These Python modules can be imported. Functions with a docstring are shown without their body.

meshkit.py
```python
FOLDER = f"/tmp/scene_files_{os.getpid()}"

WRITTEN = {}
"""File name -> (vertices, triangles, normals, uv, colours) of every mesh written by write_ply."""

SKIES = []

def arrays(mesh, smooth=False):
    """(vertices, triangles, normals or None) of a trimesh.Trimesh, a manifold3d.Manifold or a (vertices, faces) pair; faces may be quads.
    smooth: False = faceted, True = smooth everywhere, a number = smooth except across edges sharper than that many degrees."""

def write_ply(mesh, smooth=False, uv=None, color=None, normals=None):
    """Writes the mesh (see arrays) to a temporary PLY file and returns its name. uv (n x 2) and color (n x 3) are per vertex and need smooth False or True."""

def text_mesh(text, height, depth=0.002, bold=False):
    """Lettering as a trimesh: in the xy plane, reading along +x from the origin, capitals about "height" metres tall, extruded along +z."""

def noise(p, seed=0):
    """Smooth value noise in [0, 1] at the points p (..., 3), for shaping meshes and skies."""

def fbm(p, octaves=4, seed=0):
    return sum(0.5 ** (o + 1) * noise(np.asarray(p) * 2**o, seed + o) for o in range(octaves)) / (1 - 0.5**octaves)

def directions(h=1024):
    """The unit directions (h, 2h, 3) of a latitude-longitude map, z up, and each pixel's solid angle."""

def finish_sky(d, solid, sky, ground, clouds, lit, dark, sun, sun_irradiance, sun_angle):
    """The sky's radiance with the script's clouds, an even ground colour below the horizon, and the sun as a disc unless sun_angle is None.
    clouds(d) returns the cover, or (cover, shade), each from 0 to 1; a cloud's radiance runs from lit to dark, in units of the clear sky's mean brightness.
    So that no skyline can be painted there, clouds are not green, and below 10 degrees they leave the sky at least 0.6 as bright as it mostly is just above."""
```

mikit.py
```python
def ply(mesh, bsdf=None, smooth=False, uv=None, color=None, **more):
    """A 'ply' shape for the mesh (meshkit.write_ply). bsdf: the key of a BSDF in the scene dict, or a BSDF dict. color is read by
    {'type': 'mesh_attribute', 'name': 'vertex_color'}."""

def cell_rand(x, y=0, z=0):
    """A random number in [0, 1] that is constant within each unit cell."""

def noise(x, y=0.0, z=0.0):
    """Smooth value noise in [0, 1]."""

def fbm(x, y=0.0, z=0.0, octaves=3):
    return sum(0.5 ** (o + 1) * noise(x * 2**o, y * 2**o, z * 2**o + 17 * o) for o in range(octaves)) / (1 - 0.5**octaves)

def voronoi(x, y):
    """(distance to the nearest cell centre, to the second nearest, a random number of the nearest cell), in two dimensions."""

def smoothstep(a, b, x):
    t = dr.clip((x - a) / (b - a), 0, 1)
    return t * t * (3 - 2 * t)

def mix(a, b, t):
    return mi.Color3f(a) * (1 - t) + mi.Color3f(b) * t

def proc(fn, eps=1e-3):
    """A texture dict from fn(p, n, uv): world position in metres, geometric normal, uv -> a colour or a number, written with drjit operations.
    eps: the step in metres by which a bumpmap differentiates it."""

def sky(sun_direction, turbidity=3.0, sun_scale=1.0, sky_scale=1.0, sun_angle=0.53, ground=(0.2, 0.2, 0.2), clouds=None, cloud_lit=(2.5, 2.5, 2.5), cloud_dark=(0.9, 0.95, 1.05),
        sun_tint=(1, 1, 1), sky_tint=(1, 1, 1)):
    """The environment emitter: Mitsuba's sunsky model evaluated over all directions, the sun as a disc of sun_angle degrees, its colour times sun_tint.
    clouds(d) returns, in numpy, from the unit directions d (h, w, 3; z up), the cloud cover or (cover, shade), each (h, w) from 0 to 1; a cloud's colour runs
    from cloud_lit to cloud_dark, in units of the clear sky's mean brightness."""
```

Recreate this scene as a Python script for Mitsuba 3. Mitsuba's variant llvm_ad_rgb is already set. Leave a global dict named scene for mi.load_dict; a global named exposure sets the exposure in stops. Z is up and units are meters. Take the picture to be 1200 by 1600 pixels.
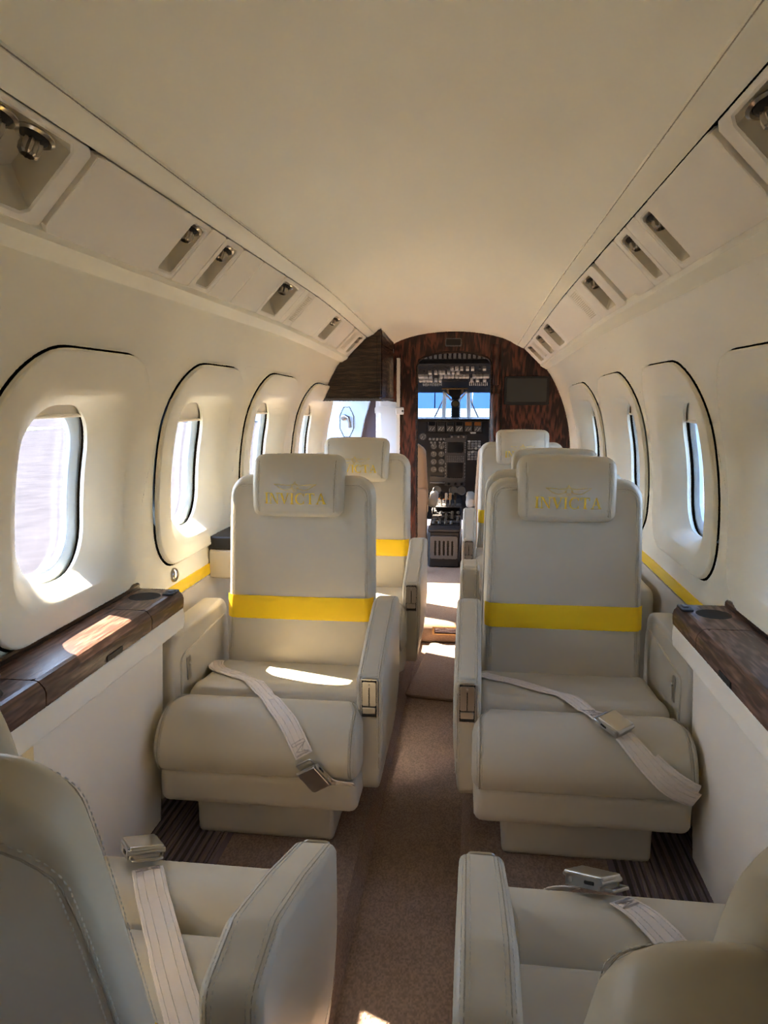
import math, random
import numpy as np, trimesh, drjit as dr, mitsuba as mi
import mikit, meshkit
from shapely.geometry import Polygon, LineString, Point, box as sbox
from shapely.ops import unary_union
from shapely import affinity
T = mi.ScalarTransform4f
random.seed(7); RNG = np.random.default_rng(7)
scene, labels = {}, {}
PI = math.pi
# ---------------------------------------------------------------- camera, sky, sun, exposure
exposure = 5.6
YAW, PITCH = math.radians(6.860), math.radians(8.799)
CAM = np.array([.13, 0, 1.2])
FWD = np.array([-math.sin(YAW) * math.cos(PITCH), math.cos(YAW) * math.cos(PITCH), -math.sin(PITCH)])
scene['camera'] = {'type': 'perspective', 'fov': 2 * math.degrees(math.atan(600 / 1150)), 'fov_axis': 'x', 'near_clip': .02,
                   'to_world': T().look_at(origin=CAM.tolist(), target=(CAM + FWD).tolist(), up=[0, 0, 1])}
SUN = np.array([-math.cos(math.radians(50)), .50 * math.cos(math.radians(50)), math.sin(math.radians(50))])
scene['sky'] = mikit.sky(SUN, turbidity=3.5, sun_scale=1.0, sky_scale=1.3, ground=(.036, .036, .040), sky_tint=(1.0, .985, .97))

# ---------------------------------------------------------------- materials
def rgb(*c): return {'type': 'rgb', 'value': list(c)}
def mat(key, base, rough=.5, spec=.5, bump=None, bscale=1, metallic=0, **kw):
    b = base if isinstance(base, dict) else rgb(*base)
    d = {'type': 'principled', 'base_color': b, 'roughness': rough, 'specular': spec, **({'metallic': metallic} if metallic else {}), **kw}
    if bump is not None:
        d = {'type': 'bumpmap', 'arbitrary': mikit.proc(bump, 6e-4), 'scale': bscale, 'bsdf': d}
    scene[key] = {'type': 'twosided', 'bsdf': d}
def wood_fn(c0, c1, sx, sy, sz):
    def f(p, n, uv):
        a = mikit.fbm(p.x * sx, p.y * sy, p.z * sz, 3)
        b = mikit.noise(p.x * sx * 3.1 + a * 3, p.y * sy * 3.1, p.z * sz * 3.1 + a * 4)
        t = mikit.smoothstep(.38, .75, .55 * a + .45 * b)
        return mikit.mix(c0, c1, t)
    return f
def carpet_fn(c0, c1, sx, sy):
    def f(p, n, uv):
        r = mikit.noise(p.x * sx, p.y * sy, p.z * sx)
        q = mikit.fbm(p.x * 9, p.y * 9, p.z * 9, 2)
        return mikit.mix(c0, c1, .65 * r + .35 * q)
    return f
LEATHER = (.50, .46, .37)
mat('leather', LEATHER, .42, .45)
mat('leather_seam', (.30, .265, .205), .7)
mat('thread', (.50, .48, .43), .8)
mat('yellow_leather', (.83, .56, .012), .42, .45)
mat('embroidery', (.72, .52, .05), .6)
mat('side_leather', (.50, .455, .38), .5)
mat('wall_vinyl', (.80, .765, .635), .42, .4)
mat('ceiling_vinyl', (.81, .775, .64), .5, .35)
mat('service_panel', (.785, .735, .645), .6, .3)
mat('cream_laminate', (.80, .75, .65), .4, .4)
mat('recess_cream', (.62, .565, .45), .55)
mat('dark_gap', (.02, .018, .015), .8)
mat('bronze', (.30, .19, .09), .4, metallic=.8)
mat('gunmetal', (.40, .36, .31), .16, metallic=1.0)
mat('chrome', (.56, .55, .53), .10, metallic=1.0)
mat('brushed_steel', (.42, .40, .37), .28, metallic=1.0)
mat('black_plastic', (.014, .014, .015), .5, .35)
mat('box_grey', (.10, .098, .098), .45)
mat('screen_grey', (.035, .036, .036), .35)
mat('panel_black', (.028, .029, .033), .45)
mat('panel_grey', (.09, .09, .095), .45)
mat('screen', (.006, .008, .014), .08, .6)
mat('white_button', (.88, .88, .86), .4)
mat('grey_button', (.33, .34, .35), .5)
mat('amber', (.45, .16, .03), .4)
mat('dial', (.16, .17, .17), .4)
mat('belt_web', (.72, .655, .60), .75)
mat('belt_thread', (.42, .37, .34), .8)
mat('white_paint', (.80, .80, .80), .35)
mat('blue_white_paint', (.62, .74, .86), .35)
mat('mauve_cloth', (.16, .125, .145), .7)
mat('blue_cladding', (.06, .17, .40), .5)
mat('tan_leather', (.66, .47, .30), .5)
mat('concrete', mikit.proc(lambda p, n, uv: mikit.mix((.040, .040, .046), (.062, .062, .070), mikit.fbm(p.x * 2.2, p.y * 2.2, 0, 4))), 1.0, 0)
mat('asphalt_far', (.16, .17, .16), .9)
mat('grass_far', (.12, .18, .06), .9)
mat('wenge', mikit.proc(wood_fn((.018, .0075, .006), (.14, .040, .022), 38, 38, 7)), .32, .45)
mat('wenge_dark', mikit.proc(wood_fn((.009, .005, .004), (.060, .028, .012), 9, 9, 75)), .25, .5)
mat('ledge_wood', mikit.proc(wood_fn((.055, .026, .019), (.15, .080, .058), 60, 9, 60)), .33, .5)
mat('carpet', mikit.proc(carpet_fn((.165, .118, .092), (.34, .25, .197), 300, 190)), .95, .1,
    bump=lambda p, n, uv: mikit.noise(p.x * 300, p.y * 190, p.z * 190), bscale=.003)
mat('mat_carpet', mikit.proc(carpet_fn((.22, .155, .118), (.36, .265, .205), 240, 240)), .95, .1)
mat('rib_floor', mikit.proc(lambda p, n, uv: mikit.mix((.06, .045, .04), (.20, .155, .135), mikit.smoothstep(-.2, .5, dr.sin(p.x * 300)))), .8)
scene['pane_glass'] = {'type': 'thindielectric', 'int_ior': 1.5}
scene['lens_glass'] = {'type': 'dielectric', 'int_ior': 1.5}

# ---------------------------------------------------------------- helpers
def M(v, f): return trimesh.Trimesh(np.asarray(v, float), np.asarray(f, int), process=False)
def cat(*ms):
    out = []
    for m in ms: out += list(m) if isinstance(m, (list, tuple)) else [m]
    return trimesh.util.concatenate(out)
def numbered(key):
    if key not in scene and key not in labels: return key
    i = 1
    while f'{key}_{i:03d}' in scene or f'{key}_{i:03d}' in labels: i += 1
    return f'{key}_{i:03d}'
def add(name, mesh, bsdf, parent=None, smooth=35, label=None, category=None, group=None, kind=None, to_world=None):
    key = numbered(name if parent is None else parent + '__' + name)
    d = mesh if isinstance(mesh, dict) else mikit.ply(mesh, bsdf, smooth)
    if isinstance(mesh, dict) and bsdf: d = {**d, 'bsdf': {'type': 'ref', 'id': bsdf}}
    if to_world is not None: d = {**d, 'to_world': to_world}
    scene[key] = d
    e = {k: v for k, v in dict(label=label, category=category, group=group, kind=kind).items() if v}
    if e: labels[key] = e
    return key
def thing(name, label, category, group=None, kind=None):
    key = numbered(name)
    labels[key] = {k: v for k, v in dict(label=label, category=category, group=group, kind=kind).items() if v}
    return key
def struct(name, mesh, bsdf, smooth=35, parent=None, label=None):
    return add(name, mesh, bsdf, parent, smooth, label=label, kind='structure' if parent is None else None)
def loft(rings, cap0=True, cap1=True, closed=True):
    r = np.asarray(rings, float); k, n = r.shape[:2]
    v = r.reshape(-1, 3); f = []
    i = np.arange(n if closed else n - 1); j = (i + 1) % n
    for a in range(k - 1):
        f.append(np.stack([a * n + i, a * n + j, (a + 1) * n + j], 1)); f.append(np.stack([a * n + i, (a + 1) * n + j, (a + 1) * n + i], 1))
    f = np.vstack(f); extra = []
    if cap0:
        c = len(v) + len(extra); extra.append(r[0].mean(0)); f = np.vstack([f, np.stack([np.full(n, c), j[:n], i[:n]], 1)])
    if cap1:
        c = len(v) + len(extra); extra.append(r[-1].mean(0)); f = np.vstack([f, np.stack([np.full(n, c), (k - 1) * n + i, (k - 1) * n + j], 1)])
    return M(np.vstack([v] + [np.array(extra)] if extra else [v]), f)
def resample(pts, n, closed=True):
    p = np.asarray(pts, float)
    if closed: p = np.vstack([p, p[:1]])
    s = np.r_[0, np.cumsum(np.linalg.norm(np.diff(p, axis=0), axis=1))]
    t = np.linspace(0, s[-1], n + (1 if closed else 0))[:n]
    return np.stack([np.interp(t, s, p[:, k]) for k in range(p.shape[1])], 1)
def rrect(w, h, r, n=64, cx=0, cy=0):
    """Rounded rectangle, ccw, r a number or (bl, br, tr, tl)."""
    r = (r,) * 4 if np.isscalar(r) else r
    out = []
    for (sx, sy, a0), q in zip(((-1, -1, PI), (1, -1, 1.5 * PI), (1, 1, 0), (-1, 1, .5 * PI)), r):
        c = (sx * (w / 2 - q), sy * (h / 2 - q))
        for a in np.linspace(a0, a0 + PI / 2, 12): out.append((c[0] + q * math.cos(a), c[1] + q * math.sin(a)))
    return resample(np.array(out) + [cx, cy], n)
def roundpoly(pts, r, n=96):
    p = Polygon(pts); p = p.buffer(-r * .98, join_style=2).buffer(r, quad_segs=12)
    p = p.buffer(r * .5).buffer(-r * .5)
    c = np.array(p.exterior.coords)[:-1]
    if Polygon(c).exterior.is_ccw is False: c = c[::-1]
    return resample(c, n)
def inset(o, d):
    t = np.roll(o, -1, 0) - np.roll(o, 1, 0); t /= np.linalg.norm(t, axis=1, keepdims=True) + 1e-12
    return o + d * np.stack([-t[:, 1], t[:, 0]], 1)
def pad(outline, t, re, bf=0, bb=0, nf=6):
    """An upholstered slab: outline (ccw) in (a, b), thickness t along c (front = +c), edges rounded by re, faces bulging bf and bb."""
    rings, c0 = [], outline.mean(0)
    inn = inset(outline, re)
    for s in np.linspace(.04, 1, nf)[:-1]: rings.append(np.c_[c0 + (inn - c0) * s, np.full(len(inn), -t / 2 - bb * (1 - s ** 2.5))])
    for a in np.linspace(-PI / 2, 0, 5): rings.append(np.c_[inset(outline, re * (1 - math.cos(a))), np.full(len(inn), -t / 2 + re + re * math.sin(a))])
    for a in np.linspace(0, PI / 2, 5): rings.append(np.c_[inset(outline, re * (1 - math.cos(a))), np.full(len(inn), t / 2 - re + re * math.sin(a))])
    for s in np.linspace(.04, 1, nf)[:-1][::-1]: rings.append(np.c_[c0 + (inn - c0) * s, np.full(len(inn), t / 2 + bf * (1 - s ** 2.5))])
    return loft(rings)
def perm(m, A):
    """New axes: A is a 3x3 whose rows give x, y, z from (a, b, c)."""
    m = m.copy(); m.vertices = m.vertices @ np.asarray(A, float).T
    if np.linalg.det(A) < 0: m.faces = m.faces[:, ::-1]
    return m
XZ = [[1, 0, 0], [0, 0, -1], [0, 1, 0]]          # outline in (x, z), front towards -y
YZ = [[0, 0, 1], [1, 0, 0], [0, 1, 0]]           # outline in (y, z), front towards +x
def shift(m, *d): m = m.copy(); m.vertices = m.vertices + np.array(d, float); return m
def rot(m, ax, deg, at=(0, 0, 0)): m = m.copy(); m.apply_transform(trimesh.transformations.rotation_matrix(math.radians(deg), ax, at)); return m
def rbox(sx, sy, sz, r=.005, c=(0, 0, 0)):
    o = rrect(sx, sy, max(r, 1e-4), 32)
    q = min(r, sz * .49) * .6
    rings = [np.c_[inset(o, q), np.full(32, -sz / 2)], np.c_[o, np.full(32, -sz / 2 + q)], np.c_[o, np.full(32, sz / 2 - q)], np.c_[inset(o, q), np.full(32, sz / 2)]]
    return shift(loft(rings), *c)
def bx(x0, x1, y0, y1, z0, z1): return shift(trimesh.creation.box((x1 - x0, y1 - y0, z1 - z0)), (x0 + x1) / 2, (y0 + y1) / 2, (z0 + z1) / 2)
def tube(path, r, n=8, caps=True):
    p = np.asarray(path, float); t = np.gradient(p, axis=0); t /= np.linalg.norm(t, axis=1, keepdims=True) + 1e-12
    u = np.cross(t, [.13, .29, .95]); u /= np.linalg.norm(u, axis=1, keepdims=True) + 1e-12; w = np.cross(t, u)
    a = np.linspace(0, 2 * PI, n, endpoint=False)
    return loft([p[i] + r * (np.cos(a)[:, None] * u[i] + np.sin(a)[:, None] * w[i]) for i in range(len(p))], caps, caps)
def lathe(prof, n=32, axis='z'):
    a = np.linspace(0, 2 * PI, n, endpoint=False)
    m = loft([np.c_[r * np.cos(a), r * np.sin(a), np.full(n, z)] for r, z in prof], prof[0][0] > 1e-6, prof[-1][0] > 1e-6)
    return m
def ext(poly, d):
    g = getattr(poly, 'geoms', [poly])
    return cat([trimesh.creation.extrude_polygon(q, d, engine='earcut') for q in g if q.area > 1e-9])
def stitches(path, nrm, step=.007, ln=.0042, w=.0009, h=.0008):
    p = np.asarray(path, float); s = np.r_[0, np.cumsum(np.linalg.norm(np.diff(p, axis=0), axis=1))]
    q = np.arange(step / 2, s[-1], step)
    if len(q) < 2: return []
    P = np.stack([np.interp(q, s, p[:, k]) for k in range(3)], 1); D = np.gradient(P, axis=0); D /= np.linalg.norm(D, axis=1, keepdims=True)
    N = np.asarray(nrm, float)
    N = np.tile(N, (len(P), 1)) if N.ndim == 1 else np.stack([np.interp(q, s, N[:, k]) for k in range(3)], 1)
    S = np.cross(D, N); S /= np.linalg.norm(S, axis=1, keepdims=True) + 1e-12; N = np.cross(S, D)
    b = np.array([[-1, -1, -.3], [1, -1, -.3], [1, 1, -.3], [-1, 1, -.3], [-.7, -.6, 1], [.7, -.6, 1], [.7, .6, 1], [-.7, .6, 1]]) * [ln / 2, w / 2, h]
    f = np.array([[4, 5, 6], [4, 6, 7], [0, 1, 5], [0, 5, 4], [1, 2, 6], [1, 6, 5], [2, 3, 7], [2, 7, 6], [3, 0, 4], [3, 4, 7]])
    V = P[:, None] + b[None, :, :1] * D[:, None] + b[None, :, 1:2] * S[:, None] + b[None, :, 2:] * N[:, None]
    return [M(V.reshape(-1, 3), (f[None] + 8 * np.arange(len(P))[:, None, None]).reshape(-1, 3))]
def ribbon(path, nrm, w, t=.0016):
    p = np.asarray(path, float); N = np.asarray(nrm, float); D = np.gradient(p, axis=0); D /= np.linalg.norm(D, axis=1, keepdims=True) + 1e-12
    S = np.cross(D, N); S /= np.linalg.norm(S, axis=1, keepdims=True) + 1e-12; N = np.cross(S, D)
    w = np.broadcast_to(w, len(p))[:, None] / 2
    return loft([np.array([a - s * ww + n * .0, a - s * ww * .97 + n * t, a + s * ww * .97 + n * t, a + s * ww]) for a, s, ww, n in zip(p, S, w, N)])
def smoothpath(pts, n=60):
    p = np.asarray(pts, float); t = np.arange(len(p)); from_ = np.linspace(0, len(p) - 1, n)
    from scipy.interpolate import PchipInterpolator
    return np.stack([PchipInterpolator(t, p[:, k])(from_) for k in range(p.shape[1])], 1)

# ---------------------------------------------------------------- the fuselage lining
def sstep(a, b, x): t = np.clip((x - a) / (b - a), 0, 1); return t * t * (3 - 2 * t)
def taper(v):
    v = np.array(v, float); t = sstep(2.6, 4.6, v[:, 1])
    v[:, 0] *= 1 - .08 * t
    v[:, 2] = np.where(v[:, 2] > .95, .95 + (v[:, 2] - .95) * (1 - .14 * t), v[:, 2])
    return v
def tp(m): m = m.copy(); m.vertices = taper(m.vertices); return m
def wx(z): z = np.asarray(z, float); return .775 * np.sqrt(np.maximum(1 - np.where(z > .85, ((z - .85) / .95) ** 2, ((z - .85) / 2.5) ** 2), .01))
A_, B_, C_, D_ = (.415, 1.600), (.455, 1.575), (.560, 1.465), (.612, 1.440)
Y0, Y1 = -1.55, 4.55
WINDOWS = [-.06, .745, 1.55, 2.32, 3.10, 3.83]
PANE_OFF = .085
def panel_outline(grow=0, n=96): return rrect(.66 + 2 * grow, .60 + 2 * grow, (.12 + grow, .12 + grow, .20 + grow, .20 + grow), n, 0, 1.0)
def opening_outline(grow=0, n=96): return rrect(.28 + 2 * grow, .40 + 2 * grow, .115 + grow, n, 0, .985)
def side_sheet(side, poly, off, size=.07, flip=False):
    v, f = trimesh.creation.triangulate_polygon(poly, engine='earcut')
    v, f = trimesh.remesh.subdivide_to_size(np.c_[v, np.zeros(len(v))], f, size, max_iter=20)
    m = trimesh.Trimesh(v, f); m.merge_vertices()
    y, z = m.vertices[:, 0], m.vertices[:, 1]
    m.vertices = taper(np.c_[side * (wx(z) + off), y, z])
    return m
DOOR = Polygon([(4.15, .11), (4.84, .11), (4.84, 1.32), (4.15, 1.32)])
COCKPIT_WINDOW = Polygon([(5.40, 1.02), (6.02, 1.02), (5.98, 1.25), (5.50, 1.28)])
def side_poly(side, zlo, zhi, yhi, hole):
    p = sbox(Y0, zlo, yhi, zhi)
    hs = [Polygon(hole + [y, 0]) for i, y in enumerate(WINDOWS) ]
    if side < 0: hs.append(DOOR)
    if yhi > 6: hs.append(COCKPIT_WINDOW)
    return p.difference(unary_union(hs))
for side, nm in ((-1, 'left'), (1, 'right')):
    struct(f'wall_{nm}', side_sheet(side, side_poly(side, .05, 1.445, 4.84 if side < 0 else Y1, panel_outline(.0055)), 0), 'wall_vinyl', 40)
    struct(f'wall_{nm}_skin', side_sheet(side, side_poly(side, -.1, 1.45, 6.6, opening_outline(.012)), PANE_OFF + .012), 'dark_gap', 40)
# fuselage crown above the ceiling
a = np.linspace(0, PI, 25)
ring = np.c_[(wx(1.45) + PANE_OFF + .012) * np.cos(a), 1.44 + .42 * np.sin(a)]
ys = np.linspace(Y0, 6.6, 30)
struct('ceiling_skin', tp(loft([np.c_[ring[:, 0], np.full(25, y), ring[:, 1]] for y in ys], False, False, False)), 'dark_gap')
# ceiling: one arched panel between the two service strips
t = np.linspace(-1, 1, 41)
cx = A_[0] * np.sin(t * 1.15) / math.sin(1.15)
cz = A_[1] + .10 * (np.cos(t * 1.15) - math.cos(1.15)) / (1 - math.cos(1.15))
ys = np.linspace(Y0, Y1, 40)
struct('ceiling', tp(loft([np.c_[cx, np.full(41, y), cz] for y in ys], False, False, False)), 'ceiling_vinyl', True)

# ---------------------------------------------------------------- windows
OFFS = []
def window_unit(side, y, idx):
    key = f'window_{idx}'
    labels[key] = {'kind': 'structure'}
    def ring(o, off): return taper(np.c_[side * (wx(o[:, 1]) + off), y + o[:, 0], o[:, 1]])
    po, oo = panel_outline(), opening_outline()
    sc = rrect(.46, .455, (.09, .09, .08, .08), 96, 0, .98)
    mid = lambda a, b, s: a * (1 - s) + b * s
    rings = [ring(po, -.004), ring(po, -.012), ring(inset(po, .0025), -.0155), ring(inset(po, .007), -.0172), ring(mid(po, sc, .5), -.015), ring(inset(sc, -.012), -.013), ring(sc, -.009)]
    for s in np.linspace(.12, 1, 8): rings.append(ring(mid(sc, oo, s), -.009 + .056 * (s ** 1.25)))
    rings += [ring(inset(oo, -.003), .052), ring(inset(oo, -.006), .060)]
    m = loft(rings, False, False)
    if side > 0: m.faces = m.faces[:, ::-1]
    add('reveal_panel', m, 'wall_vinyl', key, 40)
    # shade track, outer frame, pane
    tr = loft([ring(opening_outline(.012), .050), ring(opening_outline(.024), .056), ring(opening_outline(.024), .071), ring(opening_outline(.012), .074)], False, False)
    add('shade_track', tr, 'dark_gap', key)
    for q, (g, off) in enumerate(((.020, .058), (.018, .064))):
        r = ring(opening_outline(g), off); add('track_rail', tube(np.vstack([r, r[:2]]), .0016, 6, False), 'bronze', key)
    fr = loft([ring(opening_outline(.020), .073), ring(opening_outline(.004), .070), ring(opening_outline(-.010), .072), ring(opening_outline(-.018), .080), ring(opening_outline(-.018), .092), ring(opening_outline(.030), .0985)], False, False)
    add('outer_frame', fr, 'blue_white_paint', key)
    o = opening_outline(-.014); pc = o.mean(0)
    pn = loft([ring(pc + (o - pc) * s, PANE_OFF + .004) for s in (.05, .3, .6, 1)], True, False)
    add('pane', pn, 'pane_glass', key, True)
    # the blind pulled down a little at the top
    h = .22 if idx in (1, 2, 7, 8) else .030 if idx == 3 else .050 if idx % 2 else .062
    zt = .985 + .205; zs = np.linspace(zt, zt - h, 6)
    half = .150
    g = []
    for z in zs:
        yy = np.linspace(-half, half, 14); g.append(taper(np.c_[side * (wx(np.full(14, z)) + .0655), y + yy, np.full(14, z)]))
    sh = loft(g, False, False, False)
    ba = taper(np.array([[side * (float(wx(zs[-1])) + .062), y + q, zs[-1]] for q in np.linspace(-half, half, 14)]))
    k = add('window_shade', sh, 'cream_laminate', key)
    add('pull_bar', tube(ba, .0045, 8), 'cream_laminate', k)
    return key
i = 1
for side in (-1, 1):
    for j, y in enumerate(WINDOWS):
        window_unit(side, y, i); i += 1

# ---------------------------------------------------------------- overhead service strips
def strip_point(f, y, side, off=0):
    d = np.array(C_) - np.array(B_); nrm = np.array([-(d[1]), d[0]]) / np.linalg.norm(d)      # (x, z) normal pointing up-outwards
    nrm = -nrm if nrm[1] < 0 else nrm
    q = np.array(B_) + d * f + nrm * off
    return np.array([side * q[0], y, q[1]])
def strip_rings(outl, offs, side):
    return [taper(np.array([strip_point(f, y, side, o) for f, y in ol])) for ol, o in zip(outl, offs)]
def strip_rect(y0, y1, f0, f1, r=.004, n=48):
    h = .152
    o = rrect((y1 - y0), (f1 - f0) * h, r, n)
    return np.c_[(f0 + f1) / 2 + o[:, 1] / h, (y0 + y1) / 2 + o[:, 0]]
def inset_fy(o, d):
    q = inset(np.c_[o[:, 1], o[:, 0] * .152], d); return np.c_[q[:, 1] / .152, q[:, 0]]
def plate(y0, y1, side, off=0., t=.012, f0=0.004, f1=.994):
    o = strip_rect(y0 + .0018, y1 - .0018, f0, f1)
    rr = [o, o, inset_fy(o, .0014)]
    m = loft(strip_rings(rr, [t, off + .0015, off], side), False, True)
    return m
def profile_strip(pts, y0, y1, side, n=40):
    p = np.array(pts); ys = np.linspace(y0, y1, n)
    return tp(loft([np.c_[side * p[:, 0], np.full(len(p), y), p[:, 1]] for y in ys], True, True))
def nozzle(at, aim, r=.021):
    """Chrome gasper: collar ring, ball and fluted nozzle."""
    col = lathe([(r * 1.15, 0), (r * 1.2, .003), (r * 1.02, .006), (r * .86, .003), (r * .86, -.002)], 28)
    ball = lathe([(r * .86, 0), (r * .8, .006), (r * .55, .012)], 24)
    a = np.linspace(0, 2 * PI, 36, endpoint=False); fl = 1 + .12 * np.cos(a * 9)
    noz = loft([np.c_[q * r * fl * np.cos(a), q * r * fl * np.sin(a), np.full(36, z)] for q, z in ((.52, .008), (.62, .020), (.56, .030), (.40, .033), (.36, .026))])
    z = np.asarray(aim, float) / np.linalg.norm(aim); x = np.cross([0, 1, 0], z); x /= np.linalg.norm(x); y = np.cross(z, x)
    R = np.eye(4); R[:3, 0], R[:3, 1], R[:3, 2], R[:3, 3] = x, y, z, at
    out = []
    for m in (col, ball, noz): m = m.copy(); m.apply_transform(R); out.append(m)
    return out
def light_unit(y0, y1, ry0, ry1, side, label, nz=1, f0=.10, f1=.90, ncol=True):
    key = thing('air_outlet_unit', label, 'air outlet')
    o = strip_rect(y0 + .0018, y1 - .0018, .004, .994)
    h = strip_rect(ry0, ry1, f0, f1, .008)
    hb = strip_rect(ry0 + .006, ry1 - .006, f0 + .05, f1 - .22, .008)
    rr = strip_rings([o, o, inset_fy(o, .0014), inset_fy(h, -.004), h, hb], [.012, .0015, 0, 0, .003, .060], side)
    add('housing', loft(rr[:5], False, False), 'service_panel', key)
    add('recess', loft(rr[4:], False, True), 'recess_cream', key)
    yc = (ry0 + ry1) / 2; w = ry1 - ry0
    spots = [yc] if nz == 1 else [yc + .010, yc + .095]
    for q in spots:
        b = taper(strip_point(.20, q, side, .020)[None])[0]
        aim = np.array([side * .25, -.35, -1.0])
        r = min(.024, w * .38)
        col, ball, noz = nozzle(b, aim, r)
        n_ = add('collar', col, 'gunmetal', key); add('socket', ball, 'dark_gap', key)
        add('nozzle', noz, 'gunmetal', key)
    return key
def blank(y0, y1, side, parent, off=0.): add('blank_panel', plate(y0, y1, side, off), 'service_panel', parent)
def grille(y0, y1, side, parent):
    add('grille_panel', plate(y0, y1, side), 'service_panel', parent)
    n = 16
    for k in range(n):
        f0 = .12 + .74 * k / n; f1 = f0 + .74 / n * .55
        o = strip_rect(y0 + .022, y1 - .022, f0, f1, .0012, 16)
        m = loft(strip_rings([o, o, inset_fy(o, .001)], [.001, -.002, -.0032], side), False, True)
        add('grille_bar', m, 'recess_cream', parent)
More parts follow.
